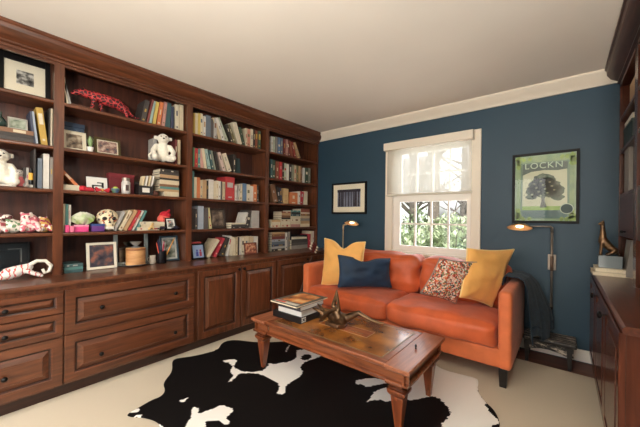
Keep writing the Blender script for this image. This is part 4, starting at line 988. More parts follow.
MB().tube([(0, 0.015, 0.085), (0, 0.06, 0.115), (0, 0.105, 0.112), (0, 0.135, 0.075), (0, 0.125, 0.035), (0, 0.10, 0.028), (0, 0.09, 0.055)], [0.014, 0.012, 0.012, 0.012, 0.011, 0.011, 0.009], 10).build('tail', PLW, t, smooth=180)
for q in (-1, 1): MB().sphere((0.028, -0.125 + 0.0 * q, 0.045 + q * 0.014), 0.005, 8, 6).build('eye', DARKEYE, t, smooth=180)

# third bay extras
t = thing('book', 'black book with white tab standing right of the leaning books, second shelf', 'book', (XFR, 1.962, 1.7005), rz=HP)
book_parts(t, 0.03, 0.16, 0.21, 'black', rb)
t = thing('book', 'large dark teal book standing face out at the back, second shelf, third bay', 'book', (-3.06, 2.14, 1.7005), rz=0, rx=0)
t.matrix_basis = Matrix.Translation((-3.04, 2.02, 1.7005)) @ Matrix.Rotation(HP, 4, 'Z') @ Matrix.Rotation(-HP, 4, 'Z') @ Matrix.Rotation(R(-6), 4, 'Y')
book_parts(t, 0.022, 0.145, 0.21, 'dark teal', rb, False)
t = thing('trinket_box', 'small red and gold box behind the digital photo frame on the ledge', 'box', (-2.955, 1.56, LEDGE + 0.001))
MB().box(-0.04, 0.04, -0.05, 0.05, 0, 0.13).build('box', mat('dark red tin', (140, 40, 40), 0.4, var=0.3, scale=40), t, bevel=0.003)
MB().box(-0.042, 0.042, -0.052, 0.052, 0.13, 0.175).build('lid', mat('dark red tin lid', (160, 60, 60), 0.4, var=0.3, scale=40), t, bevel=0.003)
# ------------------------------------------------------------------ carpet and cowhide
CARP = mat('cream carpet', (196, 184, 163), 0.95, var=0.05, scale=260, stretch=(1, 3, 1), bump=0.25, spec=0.2)
o = MB().box(-2.584, 0.211, -1.25, 3.10, -0.0119, 0.0).build('area_carpet', CARP)
tag(o, 'large plain cream carpet covering most of the dark floor', 'carpet')
HIDE=[(-1.743,0.737),(-1.822,0.751),(-1.929,0.709),(-1.991,0.661),(-2.032,0.655),(-2.046,0.715),(-2.074,0.820),(-2.062,0.862),(-2.103,0.917),(-2.221,0.945),(-2.331,1.068),(-2.505,1.138),(-2.528,1.188),(-2.451,1.296),(-2.405,1.472),(-2.428,1.481),(-2.418,1.518),(-2.520,1.616),(-2.491,1.728),(-2.271,1.831),(-2.170,1.919),(-2.071,2.038),(-1.900,2.200),(-1.550,2.360),(-1.200,2.450),(-0.819,2.522),(-0.725,2.465),(-0.501,2.510),(-0.476,2.472),(-0.457,2.326),(-0.390,2.221),(-0.332,2.169),(-0.290,2.085),(-0.268,1.984),(-0.330,1.860),(-0.500,1.600),(-0.720,1.280),(-1.050,1.000),(-1.400,0.780)]
WHITES=[[(-2.041,0.666),(-2.055,0.688),(-2.028,0.735),(-1.997,0.716),(-2.018,0.688)],
 [(-1.986,0.679),(-1.953,0.722),(-1.937,0.700),(-1.963,0.681)],
 [(-1.917,0.918),(-1.919,0.937),(-1.913,0.973),(-1.902,0.976),(-1.881,0.937),(-1.890,0.923)],
 [(-1.642,0.822),(-1.684,0.856),(-1.714,0.904),(-1.767,0.924),(-1.793,0.952),(-1.751,0.965),(-1.729,0.957),(-1.707,0.931),(-1.696,0.977),(-1.675,1.030),(-1.681,1.052),(-1.665,1.080),(-1.615,1.094),(-1.587,1.104),(-1.560,1.073),(-1.548,1.032),(-1.523,1.016),(-1.494,1.017),(-1.482,0.992),(-1.509,0.981),(-1.546,0.990),(-1.579,0.969),(-1.596,0.954),(-1.612,0.929),(-1.554,0.896)],
 [(-1.812,0.747),(-1.775,0.756),(-1.739,0.740),(-1.762,0.721)],
 [(-2.182,1.415),(-2.170,1.455),(-2.119,1.504),(-2.066,1.452),(-2.040,1.414),(-1.990,1.404),(-1.918,1.413),(-1.836,1.462),(-1.809,1.536),(-1.835,1.613),(-1.871,1.629),(-1.809,1.649),(-1.797,1.697),(-1.747,1.759),(-1.752,1.855),(-1.806,1.904),(-1.817,1.979),(-1.752,2.052),(-1.679,2.041),(-1.655,1.954),(-1.636,1.919),(-1.660,1.849),(-1.632,1.755),(-1.543,1.709),(-1.524,1.616),(-1.523,1.504),(-1.483,1.444),(-1.451,1.419),(-1.487,1.382),(-1.542,1.453),(-1.577,1.477),(-1.648,1.483),(-1.730,1.480),(-1.795,1.477),(-1.855,1.426),(-1.910,1.387),(-1.895,1.338),(-1.863,1.288),(-1.865,1.253),(-1.893,1.289),(-1.918,1.338),(-1.971,1.342),(-2.016,1.372),(-2.034,1.410),(-2.096,1.426),(-2.152,1.412)],
 [(-1.857,1.944),(-1.836,1.979),(-1.798,2.053),(-1.744,2.082),(-1.620,2.037),(-1.619,1.949),(-1.650,1.872),(-1.641,1.770),(-1.691,1.798)],
 [(-1.896,1.854),(-1.946,1.908),(-1.988,1.993),(-1.971,1.983),(-1.915,1.894)],
 [(-1.181,1.859),(-1.148,1.925),(-1.094,1.991),(-1.016,2.030),(-0.966,2.016),(-1.037,1.919),(-1.066,1.848),(-1.118,1.861),(-1.141,1.830)],
 [(-0.984,1.693),(-0.989,1.774),(-0.998,1.848),(-0.973,1.928),(-0.923,1.945),(-0.847,1.834),(-0.893,1.788),(-0.912,1.793),(-0.961,1.752)],
 [(-0.832,2.076),(-0.985,2.785),(-0.775,2.634),(-0.508,2.544),(-0.466,2.520),(-0.457,2.326),(-0.390,2.221),(-0.332,2.169),(-0.261,1.991),(-0.541,1.753),(-0.537,1.839),(-0.523,1.940),(-0.551,1.983),(-0.604,2.040),(-0.668,2.063),(-0.718,1.980),(-0.804,1.864)]]
BLACKS=[[(-1.724,1.859),(-1.749,1.927),(-1.719,1.979),(-1.674,1.964),(-1.654,1.904),(-1.675,1.846)],
 [(-0.386,2.181),(-0.369,2.209),(-0.325,2.161),(-0.294,2.095),(-0.287,2.059),(-0.312,2.079),(-0.354,2.123)],
 [(-0.313,1.981),(-0.296,2.007),(-0.273,2.015),(-0.268,1.984),(-0.308,1.950)],
 [(-0.798,1.817),(-0.804,1.864),(-0.718,1.980),(-0.668,2.063),(-0.604,2.040),(-0.551,1.983),(-0.523,1.940),(-0.537,1.839),(-0.541,1.753),(-0.631,1.677),(-0.693,1.719),(-0.730,1.651)]]
def inside(p, poly):
    x, y = p; c = False; j = len(poly) - 1
    for i in range(len(poly)):
        xi, yi = poly[i]; xj, yj = poly[j]
        if (yi > y) != (yj > y) and x < (xj - xi) * (y - yi) / (yj - yi) + xi: c = not c
        j = i
    return c
def smooth_poly(poly, it=2):
    for _ in range(it):
        q = []
        for i in range(len(poly)):
            a = poly[i]; b2 = poly[(i + 1) % len(poly)]
            q += [(a[0] * .75 + b2[0] * .25, a[1] * .75 + b2[1] * .25), (a[0] * .25 + b2[0] * .75, a[1] * .25 + b2[1] * .75)]
        poly = q
    return poly
HIDE_S = smooth_poly(HIDE, 2); WH = [smooth_poly(p, 1) for p in WHITES]; BL = [smooth_poly(p, 1) for p in BLACKS]
def bbox(p):
    xs, ys = zip(*p); return min(xs), max(xs), min(ys), max(ys)
WB = [bbox(p) for p in WH]; BB = [bbox(p) for p in BL]
def is_white(x, y):
    x += 0.009 * mnoise.noise(Vector((x * 45, y * 45, 0))); y += 0.009 * mnoise.noise(Vector((x * 45, y * 45, 9)))
    for p, q in zip(BL, BB):
        if q[0] <= x <= q[1] and q[2] <= y <= q[3] and inside((x, y), p): return 0.0
    for p, q in zip(WH, WB):
        if q[0] <= x <= q[1] and q[2] <= y <= q[3] and inside((x, y), p): return 1.0
    return 0.0
hx0, hx1, hy0, hy1 = bbox(HIDE_S); st = 0.009
nx, ny = int((hx1 - hx0) / st) + 2, int((hy1 - hy0) / st) + 2
cellin = {}
for j in range(ny):
    y = hy0 + (j + 0.5) * st
    xsn = []                                   # scanline crossings
    n = len(HIDE_S)
    for i in range(n):
        a, c = HIDE_S[i], HIDE_S[(i + 1) % n]
        if (a[1] > y) != (c[1] > y): xsn.append((c[0] - a[0]) * (y - a[1]) / (c[1] - a[1]) + a[0])
    xsn.sort()
    for k in range(0, len(xsn) - 1, 2):
        for i in range(max(0, math.ceil((xsn[k] - hx0) / st - 0.5)), int((xsn[k + 1] - hx0) / st - 0.5) + 1): cellin[(i, j)] = 1
vid = {}; hv = []; hf = []; whitev = []
cnt = {}
for (i, j) in cellin:
    for q in ((i, j), (i + 1, j), (i + 1, j + 1), (i, j + 1)): cnt[q] = cnt.get(q, 0) + 1
segs_ = [(Vector(HIDE_S[i]), Vector(HIDE_S[(i + 1) % len(HIDE_S)])) for i in range(len(HIDE_S))]
def snap(p):
    P = Vector(p); best = None
    for a, c in segs_:
        d = c - a; u = max(0, min(1, (P - a).dot(d) / max(d.length_squared, 1e-12))); q = a + d * u; l = (P - q).length
        if best is None or l < best[0]: best = (l, q)
    return (best[1].x, best[1].y)
for (i, j) in cellin:
    f = []
    for q in ((i, j), (i + 1, j), (i + 1, j + 1), (i, j + 1)):
        if q not in vid:
            x, y = hx0 + q[0] * st, hy0 + q[1] * st
            whitev.append(is_white(x, y))
            z = 0.006
            if cnt[q] < 4: x, y = snap((x, y)); z = 0.002
            vid[q] = len(hv); hv.append((x, y, z + 0.0012 * mnoise.noise(Vector((x * 5, y * 5, 1)))))
        f.append(vid[q])
    hf.append(tuple(f))
b = MB(); b.v = hv; b.f = hf
m, nt_, bs = _base('cowhide fur')
at = nt_.nodes.new('ShaderNodeAttribute'); at.attribute_name = 'patch'
rp = nt_.nodes.new('ShaderNodeValToRGB'); rp.color_ramp.elements[0].position = 0.42; rp.color_ramp.elements[0].color = lin((13, 10, 10)); rp.color_ramp.elements[1].position = 0.58; rp.color_ramp.elements[1].color = lin((242, 238, 230))
nt_.links.new(at.outputs['Fac'], rp.inputs['Fac']); nt_.links.new(rp.outputs['Color'], bs.inputs['Base Color'])
bs.inputs['Roughness'].default_value = 0.7; bs.inputs['Specular IOR Level'].default_value = 0.15
tc = nt_.nodes.new('ShaderNodeTexCoord'); nz = nt_.nodes.new('ShaderNodeTexNoise'); nz.inputs['Scale'].default_value = 180
bp_ = nt_.nodes.new('ShaderNodeBump'); bp_.inputs['Strength'].default_value = 0.3; bp_.inputs['Distance'].default_value = 0.004
nt_.links.new(tc.outputs['Object'], nz.inputs['Vector']); nt_.links.new(nz.outputs['Fac'], bp_.inputs['Height']); nt_.links.new(bp_.outputs['Normal'], bs.inputs['Normal'])
o = b.build('cowhide_rug', m, smooth=180)
al = o.data.attributes.new('patch', 'FLOAT', 'POINT')
al.data.foreach_set('value', whitev)
tag(o, 'black and white cowhide rug spread under the coffee table', 'rug')

# ------------------------------------------------------------------ sofa
def pad(b, x0, x1, y0, y1, z0, z1, r, bulge=0.0, n=14, front=0.0, wob=0.0, seed=0):
    """rounded, slightly stuffed box"""
    c = Vector(((x0 + x1) / 2, (y0 + y1) / 2, (z0 + z1) / 2)); h = Vector(((x1 - x0) / 2, (y1 - y0) / 2, (z1 - z0) / 2))
    ids = {}
    def vert(p):
        key = tuple(round(q, 5) for q in p)
        if key in ids: return ids[key]
        P = Vector((p[0] * h.x, p[1] * h.y, p[2] * h.z))
        I = Vector(tuple(max(-(h[k] - r), min(h[k] - r, P[k])) for k in range(3)))
        d = P - I
        if d.length > 1e-9: P = I + d.normalized() * r
        ux, uy, uz = p
        if bulge:
            P.z += bulge * (1 - ux * ux) ** 0.6 * (1 - uy * uy) ** 0.6 * (1 if uz > 0 else 0) * max(0, uz)
        if front:
            P.y -= front * (1 - ux * ux) ** 0.5 * (1 - uz * uz) ** 0.5 * max(0, -uy)
        if wob:
            P += d.normalized() * wob * mnoise.noise(Vector((P.x * 6 + seed, P.y * 6, P.z * 9))) if d.length > 1e-9 else Vector()
        ids[key] = len(b.v); b.v.append(tuple(c + P)); return ids[key]
    ts = [math.sin(math.pi / 2 * (2 * i / n - 1)) * 0.35 + (2 * i / n - 1) * 0.65 for i in range(n + 1)]
    # push the samples towards the edges so that the rounding has vertices
    ts = [math.copysign(abs(t) ** 0.72, t) for t in ts]
    for ax in range(3):
        for s in (-1, 1):
            for i in range(n):
                for j in range(n):
                    q = []
                    for a, c2 in ((ts[i], ts[j]), (ts[i + 1], ts[j]), (ts[i + 1], ts[j + 1]), (ts[i], ts[j + 1])):
                        p = [0, 0, 0]; p[ax] = s; p[(ax + 1) % 3] = a; p[(ax + 2) % 3] = c2
                        q.append(vert(p))
                    b.f.append(tuple(q))
    return b
VEL = mat('rust orange velvet', (208, 108, 60), 0.65, var=0.10, scale=9, sheen=0.12, bump=0.08, bscale=300)
VELD = mat('rust orange velvet seat', (194, 88, 44), 0.55, var=0.18, scale=6, sheen=0.12, bump=0.15, bscale=22)
SX0, SX1 = -2.27, -0.27
t = thing('sofa', 'rust orange velvet two-seat sofa with slim arms beneath the window', 'sofa', (-1.27, 2.92, 0))
pad(MB(), SX0 + 0.02, SX1 - 0.02, 2.47, 3.35, 0.135, 0.28, 0.02, n=10).build('base_frame', VEL, t, world=True, smooth=180)
pad(MB(), SX0, SX0 + 0.09, 2.47, 3.36, 0.13, 0.69, 0.028, n=12).build('arm', VEL, t, world=True, smooth=180)
pad(MB(), SX1 - 0.09, SX1, 2.47, 3.36, 0.13, 0.69, 0.028, n=12).build('arm', VEL, t, world=True, smooth=180)
pad(MB(), SX0 + 0.09, SX1 - 0.09, 3.20, 3.36, 0.29, 0.70, 0.04, n=12).build('backrest', VEL, t, world=True, smooth=180)
xm = -1.235
pad(MB(), SX0 + 0.093, xm - 0.0005, 2.44, 3.0, 0.275, 0.44, 0.042, bulge=0.03, front=0.025, wob=0.025, seed=1).build('seat_cushion', VELD, t, world=True, smooth=180)
pad(MB(), xm + 0.0005, SX1 - 0.093, 2.44, 3.0, 0.275, 0.44, 0.042, bulge=0.03, front=0.025, wob=0.025, seed=7).build('seat_cushion', VELD, t, world=True, smooth=180)
xb = -1.13
pad(MB(), SX0 + 0.095, xb - 0.004, 2.985, 3.20, 0.42, 0.812, 0.055, bulge=0.014, front=0.045, wob=0.05, seed=3).build('back_cushion', VELD, t, world=True, smooth=180)
pad(MB(), xb + 0.004, SX1 - 0.095, 2.985, 3.20, 0.42, 0.80, 0.055, bulge=0.014, front=0.045, wob=0.05, seed=5).build('back_cushion', VELD, t, world=True, smooth=180)
LEGM = mat('black sofa leg', (20, 16, 15), 0.35)
for x in (SX0 + 0.05, SX1 - 0.055):
    MB().frustum((x, 2.51, 0), 0.022, 0.028, 0.001, 0.136).build('leg', LEGM, t, world=True, bevel=0.002)
    MB().frustum((x, 3.30, 0), 0.022, 0.028, -0.011, 0.136).build('leg', LEGM, t, world=True, bevel=0.002)

def cushion(name, label, TL, TR, BR, BL, T, m, pm=None, chop=0.0, k=1.0, seed=0, pinch=0.07):
    P = [Vector(p) for p in (TL, TR, BR, BL)]
    cam_ = Vector((0, 0, CAMZ))
    base = (P[2] + P[3]) / 2
    t = thing(name, label, 'cushion', base)
    TL, TR, BR, BL = [p - base for p in P]
    N = ((TR - TL + BR - BL).cross(TL - BL + TR - BR)).normalized()
    if N.dot(cam_ - base) < 0: N = -N
    n = 30; b = MB()
    def pos(s, u):
        s2 = 0.5 + (s - 0.5) * (1 - pinch * 4 * u * (1 - u)); u2 = 0.5 + (u - 0.5) * (1 - pinch * 4 * s * (1 - s))
        u2 -= chop * math.exp(-((s - 0.5) / 0.17) ** 2) * max(0, u) ** 3
        return (BL * (1 - s2) + BR * s2) * (1 - u2) + (TL * (1 - s2) + TR * s2) * u2
    def thick(s, u):
        return T * (max(0, 16 * s * (1 - s) * u * (1 - u))) ** 0.42
    idx = {}
    for side in (1, -1):
        for j in range(n + 1):
            for i in range(n + 1):
                e = i in (0, n) or j in (0, n)
                if e and side == -1: idx[(side, i, j)] = idx[(1, i, j)]; continue
                s, u = i / n, j / n
                # crowd samples at the rim
                s = 0.5 - 0.5 * math.cos(math.pi * s); u = 0.5 - 0.5 * math.cos(math.pi * u)
                p = pos(s, u); h = thick(s, u)
                wr = 0.24 * T * mnoise.noise(Vector((s * 5 + seed, u * 5, seed))) * (1 if not e else 0)
                p = p + N * side * (h + wr)
                idx[(side, i, j)] = len(b.v); b.v.append(tuple(p))
        for j in range(n):
            for i in range(n):
                q = [idx[(side, i, j)], idx[(side, i + 1, j)], idx[(side, i + 1, j + 1)], idx[(side, i, j + 1)]]
                b.f.append(tuple(q if side == 1 else reversed(q)))
    b.build('cover', m, t, smooth=180)
    lp = [pos(0.5 - 0.5 * math.cos(math.pi * i / 20), 0) for i in range(20)] + [pos(1, 0.5 - 0.5 * math.cos(math.pi * i / 20)) for i in range(20)]
    lp += [pos(0.5 + 0.5 * math.cos(math.pi * i / 20), 1) for i in range(20)] + [pos(0, 0.5 + 0.5 * math.cos(math.pi * i / 20)) for i in range(21)]
    MB().tube(lp, 0.006, 8, cap=False).build('piping', pm or m, t, smooth=180)
    return t
GOLD = mat('golden velvet', (232, 172, 92), 0.7, var=0.07, scale=8, sheen=0.15)
GOLDP = mat('pale gold edge', (238, 206, 142), 0.8)
BLUEV = mat('deep blue velvet', (10, 42, 68), 0.7, var=0.25, scale=7, sheen=0.12)
MULTI = cells('multicolour chip pattern', [(206, 84, 52), (232, 214, 194), (72, 66, 60), (226, 160, 140), (128, 132, 88), (240, 228, 212), (172, 60, 40), (86, 92, 96), (222, 140, 88), (220, 200, 184)], 98, 0.9)
def scam(p, k):                       # the same cushion a little nearer to or farther from the window
    return (p[0] * k, p[1] * k, CAMZ + (p[2] - CAMZ) * k)
S1 = [(-2.115, 2.672, 0.972), (-1.612, 2.731, 0.956), (-1.60, 2.665, 0.51), (-2.082, 2.584, 0.45)]
cushion('throw_cushion', 'golden yellow cushion in the left corner of the sofa, behind the blue one', *S1, 0.075, GOLD, GOLDP, chop=0.17, seed=1)
S2 = [(-1.90, 2.641, 0.80), (-1.481, 3.043, 0.761), (-1.443, 3.006, 0.458), (-1.865, 2.598, 0.463)]
S2 = [scam(p, 0.955) for p in S2]
cushion('throw_cushion', 'dark blue velvet lumbar cushion leaning on the yellow cushion', *S2, 0.065, BLUEV, None, chop=0.14, seed=4)
S3 = [scam(p, 0.91) for p in ((-0.842, 2.716, 0.861), (-0.603, 2.978, 0.822), (-0.773, 2.96, 0.42), (-1.01, 2.708, 0.524))]
cushion('throw_cushion', 'multicoloured patterned cushion tilted against the right yellow cushion', *S3, 0.055, MULTI, mat('grey piping', (150, 128, 116), 0.9), seed=2)
S4 = [scam(p, 0.955) for p in ((-0.649, 2.835, 0.952), (-0.342, 3.196, 0.94), (-0.487, 3.026, 0.43), (-0.667, 2.69, 0.552))]
cushion('throw_cushion', 'golden yellow cushion in the right corner of the sofa, behind the patterned one', *S4, 0.065, GOLD, GOLDP, seed=6)

# dark blue throw over the right arm
b = MB(); nu, nv = 44, 40
prof = [(-0.385, 0.66), (-0.378, 0.72), (-0.362, 0.745), (-0.325, 0.735), (-0.275, 0.735), (-0.240, 0.715), (-0.222, 0.65), (-0.215, 0.54), (-0.205, 0.42), (-0.195, 0.32), (-0.19, 0.23)]
def pint(u):
    k = u * (len(prof) - 1); i = min(int(k), len(prof) - 2); f = k - i
    return prof[i][0] * (1 - f) + prof[i + 1][0] * f, prof[i][1] * (1 - f) + prof[i + 1][1] * f
for i in range(nu + 1):
    u = i / nu; x, z = pint(u)
    dn = max(0, u - 0.45) / 0.55
    for j in range(nv + 1):
        v = j / nv
        y = 2.86 + 0.40 * v + 0.06 * dn * (v - 0.3)
        fold = math.sin(v * 17 + 2 * u) * 0.5 + math.sin(v * 31 + 1.3) * 0.25
        xx = x + (0.020 * dn + 0.002) * fold + 0.13 * min(1, dn * 1.6) * v; zz = z + 0.010 * abs(fold) * (1 - dn) + (0.05 * math.sin(v * 7) * dn if u > 0.9 else 0)
        if u < 0.75: xx += 0; 
        b.v.append((xx, y, zz))
for i in range(nu):
    for j in range(nv):
        a = i * (nv + 1) + j; b.f.append((a, a + 1, a + nv + 2, a + nv + 1))
o = b.build('throw_blanket', mat('dark teal blue throw', (24, 46, 62), 0.95, var=0.25, scale=30, sheen=0.08, bump=0.3, bscale=160), smooth=180, solid=0.008)
tag(o, 'dark blue throw blanket draped over the right sofa arm', 'blanket')

# ------------------------------------------------------------------ coffee table
t = thing('coffee_table', 'low brown wooden coffee table with burl inlay and tapered legs on the cowhide', 'coffee table', (-1.275, 1.805, 0.006))
TX0, TX1, TY0, TY1, TZ = -1.935, -0.615, 1.50, 2.11, 0.40
LX0, LX1 = TX0 + 0.165, TX1 - 0.145
MB().box(LX0, LX1, TY0 + 0.014, TY1 - 0.014, TZ - 0.02, TZ).build('tabletop', TEAK, t, world=True, bevel=0.004)
LEAFW = wood('table end leaf wood', (118, 66, 42), (172, 106, 74), 'Y', rough=0.36, coat=0.1, scale=4)
for a, c in ((TX0, LX0), (LX1, TX1)):
    MB().box(a, c, TY0, TY1, TZ - 0.022, TZ + 0.001).build('end_leaf', LEAFW, t, world=True, bevel=0.004)
ix0, ix1, iy0, iy1 = LX0 + 0.05, LX1 - 0.05, TY0 + 0.07, TY1 - 0.07
MB().box(ix0, ix1, iy0, iy1, TZ, TZ + 0.0012).build('burl_inlay', BURL, t, world=True)
b = MB(); e = 0.010
b.box(ix0 - e, ix1 + e, iy0 - e, iy0, TZ, TZ + 0.0014).box(ix0 - e, ix1 + e, iy1, iy1 + e, TZ, TZ + 0.0014).box(ix0 - e, ix0, iy0, iy1, TZ, TZ + 0.0014).box(ix1, ix1 + e, iy0, iy1, TZ, TZ + 0.0014)
b.build('inlay_border', mat('dark gold banding', (92, 74, 48), 0.35, 0.2, rgb2=(150, 124, 84), scale=220), t, world=True)
MB().box(-1.43, -1.02, 1.755, 1.865, TZ + 0.0012, TZ + 0.0024).build('centre_inlay', wood('centre inlay wood', (122, 62, 36), (172, 96, 58), 'X', rough=0.25, coat=0.5), t, world=True)
b = MB()
b.box(-1.434, -1.016, 1.751, 1.755, TZ + 0.0012, TZ + 0.0026).box(-1.434, -1.016, 1.865, 1.869, TZ + 0.0012, TZ + 0.0026).box(-1.434, -1.43, 1.755, 1.865, TZ + 0.0012, TZ + 0.0026).box(-1.02, -1.016, 1.755, 1.865, TZ + 0.0012, TZ + 0.0026)
b.build('inlay_line', mat('pale stringing', (176, 132, 84), 0.35), t, world=True)
MB().lathe([(0.005, 0), (0.004, 0.010), (0.007, 0.014), (0.007, 0.02), (0.004, 0.026), (0, 0.027)], (-0.70, 1.808, TZ + 0.001), 12).build('peg', BLACKM, t, world=True, smooth=50)
def apron(x0, x1, y, sgn, name):
    """moulded apron board along X, facing sgn*Y"""
    pr = [(0, 0.378), (0.002, 0.372), (-0.004, 0.366), (-0.020, 0.364), (-0.020, 0.314), (-0.006, 0.310), (0.0, 0.304), (0.0, 0.294), (-0.03, 0.294), (-0.03, 0.38), (0, 0.38)]
    return MB().prism([(y + sgn * p, z) for p, z in pr], 'X', x0, x1).build(name, TEAK, t, world=True, smooth=25)
apron(LX0, LX1, TY0 + 0.028, -1, 'apron'); apron(LX0, LX1, TY1 - 0.028, 1, 'apron')
for a, c in ((TX0 + 0.015, LX0), (LX1, TX1 - 0.015)):
    apron(a, c, TY0 + 0.014, -1, 'end_apron'); apron(a, c, TY1 - 0.014, 1, 'end_apron')
for x, s in ((TX0 + 0.015, -1), (TX1 - 0.015, 1)):
    pr = [(0, 0.378), (0.002, 0.372), (-0.004, 0.366), (-0.020, 0.364), (-0.020, 0.314), (-0.006, 0.310), (0.0, 0.304), (0.0, 0.294), (-0.03, 0.294), (-0.03, 0.38), (0, 0.38)]
    MB().prism([(x + s * p, z) for p, z in pr], 'Y', TY0 + 0.014, TY1 - 0.014).build('end_apron', TEAK, t, world=True, smooth=25)
for x in (TX0 + 0.083, TX1 - 0.083):
    for y in (TY0 + 0.068, TY1 - 0.068):
        b = MB()
        b.frustum((x, y, 0), 0.027, 0.030, 0.276, 0.296)
        b.frustum((x, y, 0), 0.030, 0.050, 0.262, 0.276); b.frustum((x, y, 0), 0.050, 0.052, 0.2455, 0.262); b.frustum((x, y, 0), 0.034, 0.050, 0.222, 0.2455)
        b.frustum((x, y, 0), 0.0165, 0.036, 0.03, 0.222); b.frustum((x, y, 0), 0.015, 0.0165, 0.0065, 0.03)
        lg = b.build('leg', TEAKZ, t, world=True, bevel=0.002)
        f = MB()
        for sx, sy in ((1, 0), (-1, 0), (0, 1), (0, -1)):       # flat flutes on the four faces, their recess shade put into darker wood
            for z0, z1 in ((0.05, 0.205),):
                r0, r1 = 0.0165 + (0.036 - 0.0165) * (z0 - 0.03) / 0.192 + 0.0006, 0.0165 + (0.036 - 0.0165) * (z1 - 0.03) / 0.192 + 0.0006
                k = len(f.v); w0, w1 = r0 * 0.55, r1 * 0.55
                for r_, w_, z in ((r0, w0, z0), (r1, w1, z1)):
                    for q in (-1, 1):
                        f.v.append((x + sx * r_ + (q * w_ if sx == 0 else 0), y + sy * r_ + (q * w_ if sy == 0 else 0), z))
                f.f.append((k, k + 1, k + 3, k + 2))
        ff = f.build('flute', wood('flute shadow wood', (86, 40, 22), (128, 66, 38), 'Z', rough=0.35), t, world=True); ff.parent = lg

# books on the coffee table
def tbook(x0, x1, y0, y1, z0, z1, c, label, extra=None, name='book', cat='book', paper=PAPER, wrap=0.0025):
    t = thing(name, label, cat, ((x0 + x1) / 2, (y0 + y1) / 2, z0))
    s = wrap
    b = MB().box(x0, x1, y0, y1, z0, z0 + s).box(x0, x1, y0, y1, z1 - s, z1).box(x0, x1, y0, y0 + s, z0 + s, z1 - s)
    b.build('cover', c, t, world=True)
    MB().box(x0 + 0.003, x1 - 0.004, y0 + s, y1 - 0.004, z0 + s, z1 - s).build('page_block', paper, t, world=True)
    return t
BKB = mat('black book cloth', (22, 21, 22), 0.45)
WPG = mat('white pages', (226, 222, 212), 0.9)
t = thing('book', 'thick black slipcased book at the bottom of the coffee table stack', 'book', (-1.675, 1.775, TZ + 0.002))
MB().box(-1.83, -1.522, 1.642, 1.908, TZ + 0.002, TZ + 0.052).build('slipcase', BKB, t, world=True, bevel=0.0015)
b = MB(); wt = mat('white lettering', (224, 222, 214), 0.6)
for i in range(3):
    for j in range(3):
        if (i, j) in ((1, 1),): continue
        z = TZ + 0.008 + j * 0.0135
        b.box(-1.5219, -1.5213, 1.655 + i * 0.017, 1.655 + i * 0.017 + 0.013, z, z + 0.0105)
b.build('spine_lettering', wt, t, world=True)
tbook(-1.775, -1.522, 1.652, 1.908, TZ + 0.0525, TZ + 0.104, mat('white book jacket', (226, 224, 218), 0.5), 'thick white book, second from the bottom of the coffee table stack', paper=WPG)
tbook(-1.745, -1.505, 1.62, 1.90, TZ + 0.1045, TZ + 0.138, mat('dark slate jacket', (66, 62, 66), 0.45), 'grey-paged book under the magazine of the coffee table stack', paper=WPG)
t = thing('magazine', 'colourful magazine on top of the coffee table book stack', 'magazine', (-1.645, 1.77, TZ + 0.1385))
MB().box(-1.79, -1.505, 1.58, 1.95, TZ + 0.1385, TZ + 0.147).build('pages', mat('magazine edge', (230, 212, 182), 0.7), t, world=True)
MB().box(-1.79, -1.505, 1.58, 1.95, TZ + 0.147, TZ + 0.148).build('cover', mat('magazine cover', (84, 88, 82), 0.3, coat=0.3), t, world=True)
z = TZ + 0.148
MB().box(-1.755, -1.54, 1.66, 1.91, z, z + 0.0005).build('cover_picture', photo_mat('food photo', (60, 64, 58), (206, 120, 60), (234, 190, 130), 9), t, world=True)
MB().box(-1.77, -1.525, 1.60, 1.64, z, z + 0.0005).build('cover_band', mat('magazine band', (216, 210, 196), 0.4), t, world=True)
MB().box(-1.77, -1.66, 1.607, 1.632, z + 0.0005, z + 0.0009).build('cover_title', mat('magazine red', (190, 60, 50), 0.4), t, world=True)

# bronze hare lying on its back, one leg raised
hy = 1.80
t = thing('hare_sculpture', 'bronze hare sculpture lying back with one leg raised on the coffee table', 'sculpture', (-1.31, hy, TZ + 0.0026))
b = MB()
def H(x, z, dy=0): return (x, hy + dy, z)
b.limb([H(-1.34, 0.475), H(-1.30, 0.468), H(-1.255, 0.462)], [0.046, 0.052, 0.044], 14)              # trunk
b.limb([H(-1.35, 0.482), H(-1.42, 0.462)], [0.03, 0.022])                                           # neck
b.limb([H(-1.425, 0.455), H(-1.45, 0.432)], [0.030, 0.019])                                         # head, muzzle
b.limb([H(-1.425, 0.475, .012), H(-1.465, 0.50, .016), H(-1.51, 0.522, .022)], [0.012, 0.014, 0.005], 8)
b.limb([H(-1.425, 0.475, -.012), H(-1.475, 0.49, -.02), H(-1.525, 0.502, -.03)], [0.012, 0.014, 0.005], 8)
b.limb([H(-1.355, 0.49, -.03), H(-1.40, 0.455, -.045), H(-1.33, 0.515, -.05), H(-1.285, 0.54, -.045)], [0.017, 0.014, 0.011, 0.008], 8)     # near arm bent
b.limb([H(-1.345, 0.50, .03), H(-1.36, 0.53, .045), H(-1.315, 0.55, .04)], [0.016, 0.012, 0.009], 8)
b.limb([H(-1.265, 0.475, -.02), H(-1.315, 0.56, -.025), H(-1.292, 0.65, -.02), H(-1.288, 0.672, -.02)], [0.034, 0.018, 0.010, 0.007], 10)  # raised leg
b.limb([H(-1.265, 0.53, -.02), H(-1.286, 0.65, -.02)], [0.013, 0.009], 8)
b.limb([H(-1.25, 0.455, .02), H(-1.13, 0.525, .03), H(-1.03, 0.495, .035), H(-0.955, 0.487, .04), H(-0.93, 0.494, .04)], [0.036, 0.020, 0.012, 0.012, 0.007], 10)  # outstretched leg
b.sphere(H(-1.225, 0.44), 0.016, 8, 6)
b.build('body', BRONZE, t, world=True, remesh=0.005)
